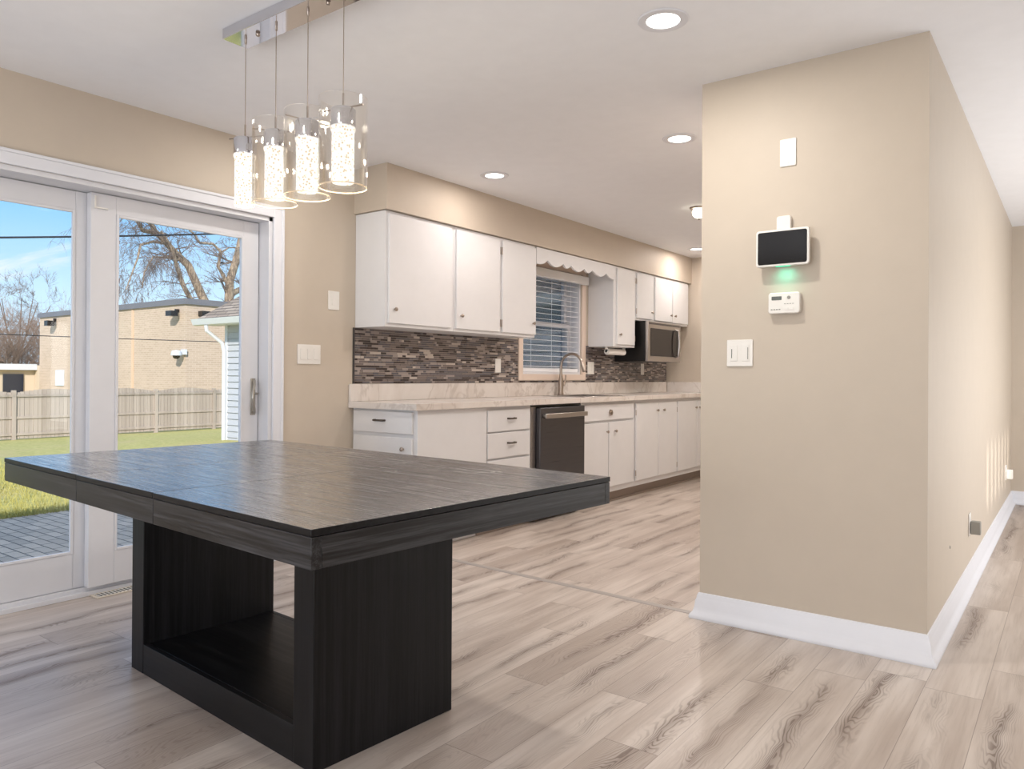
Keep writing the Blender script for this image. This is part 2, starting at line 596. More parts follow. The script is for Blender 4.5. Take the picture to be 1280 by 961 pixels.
M_cable = mat('black cable', (34, 36, 42), .6)
M_darkwin = mat('dark doorway glass', (40, 46, 58), .15)

# ------------------------------------------------------------------ key planes
XW, YE, YP, X1, X2, H = -3.788, 8.03, 3.285, -1.377, -.456, 2.44
XR, YB = 1.4, -2.2
XO = XW - .22       # outer face of the left wall

# ------------------------------------------------------------------ room shell
struct('floor', B((XW - .17, XR + .15, YB - .15, YE + .15, -.12, 0)), M_floor)
struct('ceiling', B((XO - .1, XR + .2, YB - .2, YE + .2, H, H + .22)), M_ceil)
D0, D1, DZ = .70, 2.703, 2.021           # patio door opening
K0, K1, KZ0, KZ1 = 5.20, 6.16, 1.115, 2.06    # kitchen window opening
struct('wall_left', B((XO, XW, YB - .15, D0, -.4, H), (XO, XW, D0, D1, DZ, H), (XO, XW, D1, K0, -.4, H),
                      (XO, XW, K0, K1, -.4, KZ0), (XO, XW, K0, K1, KZ1, H), (XO, XW, K1, YE + .15, -.4, H),
                      (XO, XW - .17, D0, D1, -.4, -.02)), M_wall)
struct('wall_kitchen_end', B((XW, X1 + .12, YE, YE + .15, 0, H)), M_wall)
struct('wall_hall_end', B((X2 - .12, XR, 7.96, YE + .15, 0, H)), M_wall)
struct('wall_pillar', B((X1, X2, YP, YE, 0, H)), M_wall)
# added transom opening lets sun stripes in; unseen frames mark the fill lights
T0, T1, TZ0, TZ1 = 3.55, 5.75, 1.72, 2.22
struct('wall_right', B((XR, XR + .12, YB - .15, T0, 0, H), (XR, XR + .12, T0, T1, 0, TZ0), (XR, XR + .12, T0, T1, TZ1, H), (XR, XR + .12, T1, YE + .15, 0, H)), M_wall)
bm = bmesh.new()
y = T0
while y < T1 + .01:
    box(bm, XR + .045, XR + .055, y, y + .215, TZ0, TZ1)
    y += .30
struct('sun_stripe_bars', bm, M_vinyl)  # unseen bars, added and spaced to split the sun into stripes
struct('fill_frame_back', B((-2.85, .45, YB - .02, YB + .02, .38, .42), (-2.85, .45, YB - .02, YB + .02, 2.1, 2.14), (-2.85, -2.81, YB - .02, YB + .02, .42, 2.1), (.41, .45, YB - .02, YB + .02, .42, 2.1), (-1.22, -1.18, YB - .02, YB + .02, .42, 2.1)), M_vinyl)  # unseen frame added around the back fill light; wall behind is solid
struct('fill_frame_right', B((XR - .02, XR + .02, 3.66, 3.70, .3, 1.70), (XR - .02, XR + .02, 7.5, 7.54, .3, 1.70), (XR - .02, XR + .02, 3.70, 7.5, .26, .3), (XR - .02, XR + .02, 3.70, 7.5, 1.68, 1.715)), M_vinyl)  # unseen frame added to go with the right fill light
struct('wall_back', B((XO, XR + .12, YB - .15, YB - .03, -.1, H)), M_wall)
# soffit over the kitchen cabinets
struct('wall_soffit', B((XW, -3.482, 3.325, YE, 2.15, H)), M_wall)

# baseboards: stepped profile
BP = [(0, 0), (.036, 0), (.038, .008), (.034, .020), (.024, .032), (.018, .052), (.015, .082), (.011, .090), (.010, .100), (.005, .113), (0, .115)]


def baseboard(name, p0, p1, nrm, m0=0, m1=0):
    """profile swept from p0 to p1; nrm points into the room; m0/m1 = mitre sign at each end"""
    bm = bmesh.new()
    p0, p1, nrm = Vector((*p0, 0)), Vector((*p1, 0)), Vector((*nrm, 0))
    t_ = (p1 - p0).normalized()
    a_ = [bm.verts.new(p0 + nrm * q - t_ * (q * m0) + Vector((0, 0, h))) for q, h in BP]
    b_ = [bm.verts.new(p1 + nrm * q + t_ * (q * m1) + Vector((0, 0, h))) for q, h in BP]
    n_ = len(BP)
    for i in range(n_):
        bm.faces.new((a_[i], a_[(i + 1) % n_], b_[(i + 1) % n_], b_[i]))
    bm.faces.new(a_); bm.faces.new(b_)
    struct(name, bm, M_trim)


baseboard('baseboard_front', (X1, YP), (X2, YP), (0, -1), 1, 1)
baseboard('baseboard_side', (X2, YP), (X2, 7.96), (1, 0), 1, -1)
baseboard('baseboard_kitchen', (X1, YE), (X1, YP), (-1, 0), -1, 1)
baseboard('baseboard_end', (X2, 7.96), (XR, 7.96), (0, -1), -1, 0)
baseboard('baseboard_left', (XW, 3.30), (XW, D1 + .075), (1, 0))

# metal transition strip in the floor
bm = bmesh.new()
a, b = Vector((-3.20, 3.405, 0)), Vector((-1.40, 3.318, 0))
dn = (b - a).normalized().cross(Vector((0, 0, 1)))
prof = [(-.02, 0), (-.018, .003), (-.006, .0055), (.006, .0055), (.018, .003), (.02, 0)]
v0 = [bm.verts.new(a + dn * p_ + Vector((0, 0, q_ + .0002))) for p_, q_ in prof]
v1 = [bm.verts.new(b + dn * p_ + Vector((0, 0, q_ + .0002))) for p_, q_ in prof]
for i in range(6):
    bm.faces.new((v0[i], v0[(i + 1) % 6], v1[(i + 1) % 6], v1[i]))
bm.faces.new(v0); bm.faces.new(v1)
struct('trim_2', bm, mat('grey floor transition strip', (166, 158, 152), .4))

# ------------------------------------------------------------------ patio door
TW = .068
bm = B((XW, XW + .018, D1 - .002, D1 + TW, .0, DZ + TW), (XW, XW + .018, D0 - TW, D1, DZ, DZ + TW), (XW, XW + .018, D0 - TW, D0, 0, DZ),
       (XW, XW + .024, D1 + TW - .016, D1 + TW, .0, DZ + TW), (XW, XW + .024, D0 - TW, D1 + TW, DZ + TW - .016, DZ + TW),
       (XW, XW + .024, D0 - TW, D0 - TW + .016, 0, DZ + TW))
struct('trim_1', bm, M_trim, bev=.003)
# jamb and frame lining
FR = .025
bm = B((XO + .02, XW, D1 - FR, D1, 0, DZ), (XO + .02, XW, D0, D0 + FR, 0, DZ), (XO + .02, XW, D0, D1, DZ - FR, DZ),
       (XO + .01, XW - .128, D0, D1, -.02, .042), (XW - .128, XW - .108, D0, D1 - .02, -.0, .022))
struct('trim_3', bm, M_vinyl, bev=.002)


def sash(name, x0, x1, y0, y1, z0, z1, g, handle=False):
    gy0, gy1, gz0, gz1 = g
    bm = B((x0, x1, y0, gy0, z0, z1), (x0, x1, gy1, y1, z0, z1), (x0, x1, gy0, gy1, z0, gz0), (x0, x1, gy0, gy1, gz1, z1))
    # glazing bead
    bx = x1 - .012
    t_ = .014
    box(bm, bx, x1 + .004, gy0, gy0 + t_, gz0, gz1)
    box(bm, bx, x1 + .004, gy1 - t_, gy1, gz0, gz1)
    box(bm, bx, x1 + .004, gy0 + t_, gy1 - t_, gz0, gz0 + t_)
    box(bm, bx, x1 + .004, gy0 + t_, gy1 - t_, gz1 - t_, gz1)
    o = struct(name, bm, M_vinyl, bev=.002)
    xm = (x0 + x1) / 2
    obj('glass_pane', B((xm - .004, xm + .004, gy0 - .005, gy1 + .005, gz0 - .005, gz1 + .005)), M_glass, o)
    s_ = .006
    obj('glazing_seal', B((xm + .006, x1 - .013, gy0 + .001, gy0 + s_, gz0, gz1), (xm + .006, x1 - .013, gy1 - s_, gy1 - .001, gz0, gz1), (xm + .006, x1 - .013, gy0, gy1, gz1 - s_, gz1 - .001), (xm + .006, x1 - .013, gy0, gy1, gz0 + .001, gz0 + s_)), M_shadowgap, o)
    return o


dR = sash('door_1', -3.922, -3.88, 1.722, 2.672, .044, 1.992, (1.845, 2.572, .207, 1.9))
dL = sash('door_2', -3.972, -3.93, .73, 1.745, .044, 1.992, (.86, 1.672, .215, 1.9))
# handle: oval back plate and a bowed pull
bm = bmesh.new()
box(bm, -3.88, -3.872, 2.622, 2.652, .86, 1.075)
hp = []
for i in range(13):
    t_ = i / 12
    hp.append((-3.872 + .042 * math.sin(PI * t_) ** .6, 2.642 - .036 * math.sin(PI * t_), .875 + .185 * t_))
tube(bm, hp, [.011] + [.008] * 11 + [.011], 8)
tube(bm, [(-3.875, 2.650, .985), (-3.852, 2.658, .985)], [.007, .005], 8)
obj('door_handle', bm, mat('satin pewter', (170, 166, 158), .35, .7), dR, bev=.002)
# small security catch at the top of the sliding sash
obj('security_catch', B((-3.880, -3.868, 1.735, 1.742, 1.915, 1.975), (-3.880, -3.868, 1.742, 1.80, 1.915, 1.922)), M_plate, dR, bev=.001)

# ------------------------------------------------------------------ floor vent
fv = thing('floor_vent', 'white slotted metal floor register in front of the sliding patio door', 'vent', (-3.86, 1.85, 0))
obj('frame', B((-3.905, -3.815, 1.735, 1.752, .0005, .006), (-3.905, -3.815, 1.988, 2.005, .0005, .006), (-3.905, -3.892, 1.752, 1.988, .0005, .006), (-3.828, -3.815, 1.752, 1.988, .0005, .006)), mat('ivory vent paint', (222, 212, 196), .4), fv, bev=.002)
bm = bmesh.new()
box(bm, -3.892, -3.828, 1.752, 1.988, .0005, .0015, 1)
for i in range(13):
    yy = 1.756 + i * .0185
    box(bm, -3.892, -3.828, yy, yy + .006, .0015, .0055)
obj('louver_grille', bm, [M_plate, M_shadowgap], fv)

# ------------------------------------------------------------------ dining table
ta = R(-3.7127)
TBX, TBY = -2.2349, 1.6429
tb = thing('dining_table', 'large black wood dining table with thick apron and open box base by the patio door', 'table', (TBX, TBY, 0), rotz=ta, local=True)
TW_, TD_, ZT, ZA = 1.99, 1.1355, .7763, .6899
w, d = TW_ / 2, TD_ / 2
g_ = .0012
cuts = [-w, -.285, .258, w]
nm = ['tabletop', 'extension_leaf', 'tabletop']
for i in range(3):
    a, b = cuts[i] + (g_ if i else 0), cuts[i + 1] - (g_ if i < 2 else 0)
    bm = B((a, b, -d, d, ZT - .016, ZT))
    for f in bm.faces:
        f.material_index = 0 if min(v.co.z for v in f.verts) > ZT - .001 else 1
    obj(nm[i], bm, [M_top, M_bw[0]], tb, bev=.0015)
    e = .0015
    bx = [(a + (0 if i else e), b - (0 if i < 2 else e), -d + e, -d + .028, ZA, ZT - .0175), (a + (0 if i else e), b - (0 if i < 2 else e), d - .028, d - e, ZA, ZT - .0175)]
    for b_ in bx:
        obj('apron', B(b_), M_apron[0], tb, bev=.001)
    if i != 1:
        x_ = (-w + e, -w + .028) if i == 0 else (w - .028, w - e)
        obj('end_apron', B((x_[0], x_[1], -d + .0285, d - .0285, ZA, ZT - .0175)), M_apron[1], tb, bev=.001)
# underside
obj('underframe', B((-w + .03, w - .03, -d + .03, d - .03, ZA + .02, ZT - .0175)), M_bw[0], tb)
bw, bd, bt = 1.154 / 2, .537 / 2, .0963
for s_ in (-1, 1):
    x0, x1 = (-bw, -bw + bt) if s_ < 0 else (bw - bt, bw)
    obj('pedestal_panel', B((x0, x1, -bd, bd, 0.001, ZA + .02)), M_bw[2], tb, bev=.002)
obj('base_shelf', B((-bw + bt + .001, bw - bt - .001, -bd + .022, bd - .022, .085, .1075)), M_bw[0], tb, bev=.001)
obj('base_rail', B((-bw + bt + .001, bw - bt - .001, -bd + .001, -bd + .021, .001, .1079)), M_bw[0], tb, bev=.001)
obj('base_rail', B((-bw + bt + .001, bw - bt - .001, bd - .021, bd - .001, .001, .1079)), M_bw[0], tb, bev=.001)
# worn marks on top
rnd = random.Random(4)
for (cx_, cy_, l_, a_, h_) in ((.642, .392, .009, .8, .0075), (.657, .408, .008, .8, .0065), (.618, .345, .045, 1.15, .0022), (.39, .183, .005, .4, .0055)):
    bm = bmesh.new()
    c1, s1 = math.cos(a_), math.sin(a_)
    n_ = 8
    a__, b__ = [], []
    for k in range(n_ + 1):
        t_ = k / n_ * 2 - 1
        hh = h_ * (1 - t_ * t_) * rnd.uniform(.5, 1.2) + .0002
        px = l_ * t_
        a__.append((px, hh)); b__.append((px, -hh))
    vs = [bm.verts.new((cx_ + px * c1 - py * s1, cy_ + px * s1 + py * c1, ZT + .0003)) for px, py in a__ + b__[::-1]]
    bm.faces.new(vs)
    obj('worn_mark', bm, M_scratch, tb, label='pale worn scratch')

# ------------------------------------------------------------------ linear pendant over the table
CY = 1.715
pl = thing('pendant_light', 'linear chrome ceiling canopy with four hanging lit bubble glass pendants above the table', 'lamp', (-2.295, CY, H))
obj('canopy', B((-2.655, -1.935, CY - .055, CY + .055, 2.398, H - .001)), M_chrome, pl, bev=.002)
for cx_ in (-2.50, -2.09):
    bm = bmesh.new()
    lathe(bm, [(.0, 2.386), (.007, 2.388), (.009, 2.394), (.006, 2.398)], (cx_, CY - .003, 0), seg=12)
    obj('canopy_screw', bm, M_nickel, pl)
zoff = [(-2.583, 1.745), (-2.39, 1.737), (-2.204, 1.738), (-2.012, 1.742)]
for i, (px, zb) in enumerate(zoff):
    bm = bmesh.new()
    ztop = zb + .302
    zc = ztop - .035
    tube(bm, [(px, CY, 2.3985), (px, CY, zc)], .0016, 6)
    lathe(bm, [(.004, 2.380), (.005, 2.384), (.005, 2.3975)], (px, CY, 0), seg=10)
    tube(bm, [(px, CY, zc + .055), (px, CY, zc)], .0035, 8)
    cab = obj('cable', bm, M_nickel, pl, label='thin steel cable' )
    bm = bmesh.new()
    lathe(bm, [(.0, zc + .004), (.012, zc + .004), (.040, zc), (.0425, zc - .004), (.0425, zc - .062), (.036, zc - .064), (.0, zc - .064)], (px, CY, 0), seg=32)
    obj('socket_cap', bm, M_chrome, cab)
    bm = bmesh.new()
    a_ = (.3, .9, 1.4, .2)[i]
    if i:
        tube(bm, [(px - .083 * math.cos(a_), CY - .083 * math.sin(a_), zc + .004), (px + .083 * math.cos(a_), CY + .083 * math.sin(a_), zc + .004)], .0028, 6)
    else:
        tube(bm, [(px - .075, CY - .02, zc + .008), (px + .09, CY + .03, zc + .004)], .0022, 6)
    obj('cross_bar', bm, M_nickel, cab)
    zb2 = zb + (.004 if i == 0 else .014)
    bm = bmesh.new()
    lathe(bm, [(.0, zc - .0645), (.042, zc - .0645), (.042, zc - .072), (.038, zc - .078), (.038, zb2 + .004), (.035, zb2), (.0, zb2)], (px, CY, 0), seg=32)
    obj('crystal_tube', bm, M_crystal, cab)
    if i:
        bm = bmesh.new()
        lathe(bm, [(.083, zb), (.083, ztop), (.0795, ztop), (.0795, zb)], (px, CY, 0), seg=48, closed=True)
        obj('glass_shade', bm, M_shade, cab)
        bm = bmesh.new()
        tube(bm, [(px + .0812 * math.cos(2 * PI * k / 48), CY + .0812 * math.sin(2 * PI * k / 48), zb - .001) for k in range(49)], .0024, 6)
        obj('glass_rim', bm, M_rim, cab)
    d_ = bpy.data.lights.new('pendant_bulb', 'POINT')
    d_.energy = 1.6
    d_.color = (1, .86, .68)
    d_.shadow_soft_size = .03
    lo = bpy.data.objects.new('pendant_bulb', d_)
    COL.objects.link(lo)
    lo.location = (px, CY, zb - .05)

# ------------------------------------------------------------------ recessed ceiling lights
DLS = [(-1.247, 2.600, 'round recessed ceiling downlight nearest the camera, before the beige partition wall', 1.3),
       (-1.790, 3.950, 'round recessed ceiling downlight close to the left edge of the beige partition', 1.6),
       (-3.120, 3.960, 'round recessed ceiling downlight above the first white wall cabinet', .55),
       (-3.233, 2.598, 'round recessed ceiling downlight seen behind the glass pendants', .6),
       (-3.187, 7.476, 'small far recessed downlight above the microwave end of the kitchen', .8),
       (-3.13, 5.70, 'recessed ceiling downlight over the sink window', .0)]
for x_, y_, lb, pw in DLS:
    if pw == 0:
        continue
    t = thing('recessed_light', lb, 'ceiling light', (x_, y_, H), group='recessed ceiling downlights')
    bm = bmesh.new()
    lathe(bm, [(.062, H - .004), (.066, H - .0065), (.092, H - .005), (.096, H - .0005), (.062, H - .0005)], (x_, y_, 0), seg=40, closed=True)
    obj('trim_ring', bm, M_trim, t)
    bm = bmesh.new()
    lathe(bm, [(.0, H - .0035), (.0618, H - .0035), (.0618, H - .001), (0, H - .001)], (x_, y_, 0), seg=40)
    obj('lens', bm, M_led, t)
    area('downlight_and_fill', (x_, y_, H - .008), (0, 0, -1), .12, .12, LAMP * pw, (1.0, .90, .84) if y_ > 3 else LAMPC, 'DISK')
for x_, y_, k_ in ((-1.25, .4, 1), (-3.1, .4, .25), (.5, 5.6, .5), (.5, 2.0, .7), (-1.9, 6.9, 1.9)):  # unseen lamps without fittings, added for more light
    area('downlight_and_fill', (x_, y_, H - .008), (0, 0, -1), .12, .12, LAMP * k_, LAMPC, 'DISK')
area('ceiling_bulb', (-2.395, 5.66, H - .11), (0, 0, -1), .1, .1, 12, (1.0, .90, .84), 'DISK')
# small semi flush fitting half hidden by the partition
t = thing('ceiling_light', 'small glowing glass ceiling light half hidden by the top of the partition edge', 'ceiling light', (-2.395, 5.66, H))
bm = bmesh.new()
lathe(bm, [(.0, H - .012), (.07, H - .012), (.075, H - .001), (0, H - .001)], (-2.395, 5.66, 0), seg=24)
obj('ceiling_plate', bm, M_nickel, t)
bm = bmesh.new()
lathe(bm, [(.0, H - .085), (.03, H - .08), (.05, H - .06), (.055, H - .035), (.045, H - .0125), (0, H - .0125)], (-2.395, 5.66, 0), seg=24)
obj('glass_bowl', bm, emit('lit glass bowl', (255, 244, 215), 4.), t)
bm = bmesh.new()
lathe(bm, [(.0, H - .100), (.006, H - .097), (.007, H - .0855), (0, H - .0855)], (-2.395, 5.66, 0), seg=12)
obj('finial', bm, M_nickel, t)

# ------------------------------------------------------------------ kitchen: mosaic splashback
def mosaic(name, y0, y1, z0, z1, label, holes=(), seed=1):
    rnd = random.Random(seed)
    t = thing(name, label, 'backsplash', (XW, (y0 + y1) / 2, z0), group='mosaic tile splashback')
    bm = bmesh.new()
    bx = XW + .0005
    box(bm, bx, XW + .005, y0, y1, z0, z1, 0)
    rowh = .0152
    z = z0 + .001
    while z + rowh <= z1 + .002:
        y = y0 + .001 - rnd.uniform(0, .03)
        while y < y1:
            L = rnd.choice([.022, .03, .045, .06, .075, .1])
            a, b = max(y, y0 + .001), min(y + L, y1 - .001)
            y += L + .0022
            if b - a < .004:
                continue
            mi = 1 + rnd.choices(range(5), [3, 5, 4, 3, .9])[0]
            zt = min(z + rowh - .0022, z1 - .0005)
            if zt - z < .003:
                continue
            x_ = XW + .0085 + rnd.uniform(-.0004, .0004)
            v = [bm.verts.new(c) for c in ((XW + .0049, a, z), (XW + .0049, b, z), (XW + .0049, b, zt), (XW + .0049, a, zt), (x_, a, z), (x_, b, z), (x_, b, zt), (x_, a, zt))]
            for f in ((4, 5, 6, 7), (0, 1, 5, 4), (1, 2, 6, 5), (2, 3, 7, 6), (3, 0, 4, 7)):
                bm.faces.new([v[i] for i in f]).material_index = mi
        z += rowh
    obj('tile_field', bm, [M_grout] + M_tiles, t)
    return t


m1 = mosaic('tile_backsplash', 3.33, 5.135, 1.042, 1.408, 'brown and grey strip mosaic backsplash left of the kitchen window', seed=3)
obj('edge_trim', B((XW + .0005, XW + .012, 3.32, 3.3295, 1.042, 1.408)), M_dsteel, m1)
mosaic('tile_backsplash', 6.222, 8.02, 1.042, 1.40, 'brown and grey strip mosaic backsplash right of the kitchen window under the microwave', seed=5)
mosaic('tile_backsplash', 5.136, 6.2215, 1.042, 1.059, 'thin row of mosaic tiles directly below the kitchen window casing', seed=7)

# ------------------------------------------------------------------ kitchen window
wc = .062
struct('trim_4', B((XW, XW + .016, K0 - wc, K0, 1.06, 1.41 + .72), (XW, XW + .016, K1, K1 + wc, 1.06, 2.12), (XW, XW + .016, K0, K1, 1.06, KZ0), (XW, XW + .016, K0, K1, KZ1, 2.12)), M_casing, bev=.002)
bm = bmesh.new()
f_ = .04
# outer frame lining
box(bm, XO, XW - .01, K0, K0 + .02, KZ0, KZ1)
box(bm, XO, XW - .01, K1 - .02, K1, KZ0, KZ1)
box(bm, XO, XW - .001, K0 + .02, K1 - .02, KZ0, KZ0 + .02)
box(bm, XO, XW - .01, K0 + .02, K1 - .02, KZ1 - .02, KZ1)
# upper sash (outer) and lower sash (inner)
ZM = 1.575
for x0, x1, z0, z1 in ((XO + .03, XO + .065, ZM - .02, KZ1 - .02), (XO + .07, XO + .105, KZ0 + .02, ZM + .02)):
    y0, y1 = K0 + .02, K1 - .02
    box(bm, x0, x1, y0, y0 + f_, z0, z1)
    box(bm, x0, x1, y1 - f_, y1, z0, z1)
    box(bm, x0, x1, y0 + f_, y1 - f_, z0, z0 + f_)
    box(bm, x0, x1, y0 + f_, y1 - f_, z1 - f_, z1)
kw = struct('window_1', bm, M_vinyl)
obj('glass_pane', B((XO + .045, XO + .05, K0 + .055, K1 - .055, ZM + .015, KZ1 - .055)), M_glass, kw)
obj('glass_pane', B((XO + .085, XO + .09, K0 + .055, K1 - .055, KZ0 + .055, ZM - .015)), M_glass, kw)
obj('shade_tinted_screen', B((XO + .012, XO + .014, K0 + .02, K1 - .02, KZ0 + .02, KZ1 - .02)), screen_mat(), kw)  # screen added to darken the view, standing in for shade outside
# blind
XB = XW - .045
bl = thing('window_blind', 'white horizontal slat blind hanging in the kitchen window above the sink', 'blind', (XB, 5.68, 1.13))
obj('valance', B((XW + .017, XW + .055, K0 + .005, K1 + .05, 1.968, 2.045)), M_blind, bl, bev=.004)
zz = 1.185
sl = R(7)
while zz < 1.97:
    bm = bmesh.new()
    hw = .0245
    c_, s_ = math.cos(sl) * hw, math.sin(sl) * hw
    q = [(XB - c_, zz + s_ - .0014), (XB + c_, zz - s_ - .0014), (XB + c_, zz - s_ + .0014), (XB - c_, zz + s_ + .0014)]
    prism(bm, q, 'y', K0 + .026, K1 - .026)
    obj('slat', bm, M_blind, bl)
    zz += .0475
obj('bottom_rail', B((XB - .025, XB + .027, K0 + .026, K1 - .026, 1.1355, 1.168)), M_blind, bl, bev=.003)
for yy in (5.36, 5.68, 6.0):
    bm = bmesh.new()
    tube(bm, [(XB + .027, yy, 1.17), (XB + .027, yy, 1.975)], .0011, 5)
    obj('ladder_cord', bm, M_blind, bl)

# ------------------------------------------------------------------ kitchen cabinets
XF = -3.203        # face of base doors
XFF = XF - .02


def knob(parent, p, axis='x', r=.013):
    bm = bmesh.new()
    s_ = 1 if axis == 'x' else -1
    lathe(bm, [(.0, 0), (.006, .001 * s_), (.0055, .010 * s_), (r, .016 * s_), (r, .021 * s_), (r * .7, .025 * s_), (0, .026 * s_)], p, axis=axis, seg=16)
    return obj('knob', bm, M_nickel, parent)


def hinge(parent, y, z, x, h=.05):
    bm = bmesh.new()
    tube(bm, [(x + .004, y, z - h / 2), (x + .004, y, z + h / 2)], .0045, 8)
    return obj('hinge', bm, M_nickel, parent)


def pull(parent, y, z, x, L=.075, axis='y'):
    bm = bmesh.new()
    if axis == 'y':
        pts = [(x, y - L / 2, z), (x + .02, y - L / 2, z), (x + .024, y - L / 4, z), (x + .024, y + L / 4, z), (x + .02, y + L / 2, z), (x, y + L / 2, z)]
    else:
        pts = [(y - L / 2, x, z), (y - L / 2, x - .02, z), (y - L / 4, x - .024, z), (y + L / 4, x - .024, z), (y + L / 2, x - .02, z), (y + L / 2, x, z)]
    tube(bm, pts, .0068, 8)
    return obj('pull', bm, M_bronze, parent)


def front(parent, nm, x, y0, y1, z0, z1, th=.018):
    return obj(nm, B((x - th, x, y0, y1, z0, z1)), M_cab, parent, bev=.003)


ZC = .884
YB0 = 3.325
# 1 corner unit, drawer and door on its end
c1 = thing('base_cabinet', 'white base cabinet at the near end of the counter with a drawer facing the table', 'cabinet', (-3.49, 3.65, 0), group='white base cabinets')
obj('body', B((XW + .002, XFF + .018, YB0 + .003, 4.0, .1, ZC), (XW + .012, -3.30, YB0 + .07, 4.0, .0, .1)), M_cab, c1, bev=.002)
dr = obj('drawer', B((-3.765, -3.236, YB0 - .016, YB0 + .002, .737, .872)), M_cab, c1, bev=.003)
pull(dr, -3.512, .815, YB0 - .016, .085, 'x')
do = obj('door', B((-3.765, -3.236, YB0 - .016, YB0 + .002, .14, .713)), M_cab, c1, bev=.003)
knob(do, (-3.306, YB0 - .016, .645), 'y')
# 2 drawer stack
c2 = thing('base_cabinet', 'white base cabinet with a stack of drawers left of the dishwasher', 'cabinet', (-3.49, 4.27, 0), group='white base cabinets')
obj('body', B((XW + .002, XFF, 4.002, 4.535, .1, ZC), (XW + .012, -3.30, 4.002, 4.535, 0, .1)), M_cab, c2, bev=.002)
for z0, z1 in ((.712, .862), (.528, .702), (.338, .515), (.135, .325)):
    dr = front(c2, 'drawer', XF, 4.012, 4.508, z0, z1)
    pull(dr, 4.27, (z0 + z1) / 2 + .012, XF)
# 3 dishwasher
dw = thing('dishwasher', 'dark stainless dishwasher with a bar handle in the base cabinet run', 'dishwasher', (-3.49, 4.9, 0))
obj('tub', B((XW + .02, XFF - .012, 4.60, 5.235, .02, .865)), M_black, dw)
obj('side_filler', B((XFF - .10, XFF + .004, 4.538, 4.598, .1, .868)), M_steel, dw, label='bright steel filler strip')
obj('door_panel', B((XFF - .01, XF + .022, 4.606, 5.238, .115, .862)), M_dsteel, dw, bev=.006)
bm = bmesh.new()
box(bm, XF + .045, XF + .060, 4.63, 5.225, .782, .818)
box(bm, XF + .0225, XF + .05, 4.635, 4.655, .79, .81)
box(bm, XF + .0225, XF + .05, 5.20, 5.22, .79, .81)
obj('handle', bm, M_steel, dw, bev=.004)
obj('toe_panel', B((-3.32, -3.30, 4.60, 5.238, .0, .11)), M_black, dw)
obj('top_gap_shade', B((XW + .02, XFF, 4.54, 5.238, .87, .883)), M_black, dw)  # black strip paints the shade in the gap above the door
# 4 sink base
c4 = thing('base_cabinet', 'white sink base cabinet with two doors right of the dishwasher', 'cabinet', (-3.49, 5.7, 0), group='white base cabinets')
obj('body', B((XFF - .02, XFF, 5.242, 6.15, .1, ZC), (XW + .002, XFF - .02, 5.242, 5.26, .1, ZC), (XW + .002, XFF - .02, 6.132, 6.15, .1, ZC), (XW + .002, XFF - .02, 5.26, 6.132, .1, .12), (-3.32, -3.30, 5.242, 6.15, 0, .1)), M_cab, c4, bev=.002)
dr = front(c4, 'drawer_front', XF, 5.268, 6.12, .725, .86)
bm = bmesh.new()
lathe(bm, [(.0, 0), (.022, 0), (.026, .004), (.024, .016), (.012, .022), (0, .023)], (XF, 5.69, .79), axis='x', seg=20)
obj('knob', bm, M_nickel, dr)
d_ = front(c4, 'door', XF, 5.268, 5.662, .15, .706); knob(d_, (XF, 5.632, .627))
d_ = front(c4, 'door', XF, 5.676, 6.12, .15, .706); knob(d_, (XF, 5.775, .627))
# 5
c5 = thing('base_cabinet', 'white base cabinet with two tall plain doors below the towel roll', 'cabinet', (-3.49, 6.6, 0), group='white base cabinets')
obj('body', B((XW + .002, XFF, 6.152, 7.06, .1, ZC), (XW + .012, -3.30, 6.152, 7.06, 0, .1)), M_cab, c5, bev=.002)
d_ = front(c5, 'door', XF, 6.178, 6.628, .15, .852); knob(d_, (XF, 6.591, .779)); hinge(d_, 6.172, .77, XF - .006); hinge(d_, 6.172, .22, XF - .006)
d_ = front(c5, 'door', XF, 6.640, 7.045, .15, .852); knob(d_, (XF, 6.729, .779)); hinge(d_, 7.052, .77, XF - .006); hinge(d_, 7.052, .22, XF - .006)
# 6
c6 = thing('base_cabinet', 'white base cabinet farthest along the counter, cut off by the partition', 'cabinet', (-3.49, 7.5, 0), group='white base cabinets')
obj('body', B((XW + .002, XFF, 7.062, 8.025, .1, ZC), (XW + .012, -3.30, 7.062, 8.025, 0, .1)), M_cab, c6, bev=.002)
d_ = front(c6, 'door', XF, 7.075, 7.54, .15, .852); knob(d_, (XF, 7.5, .779))
d_ = front(c6, 'door', XF, 7.552, 8.0, .15, .852); knob(d_, (XF, 7.6, .779))
# toe kick moulding along the run
obj_t = struct('trim_5', B((-3.30, -3.288, 4.0, 8.02, 0.0005, .10), (-3.288, -3.272, 5.24, 8.02, .0005, .018)), M_toe, bev=.003)

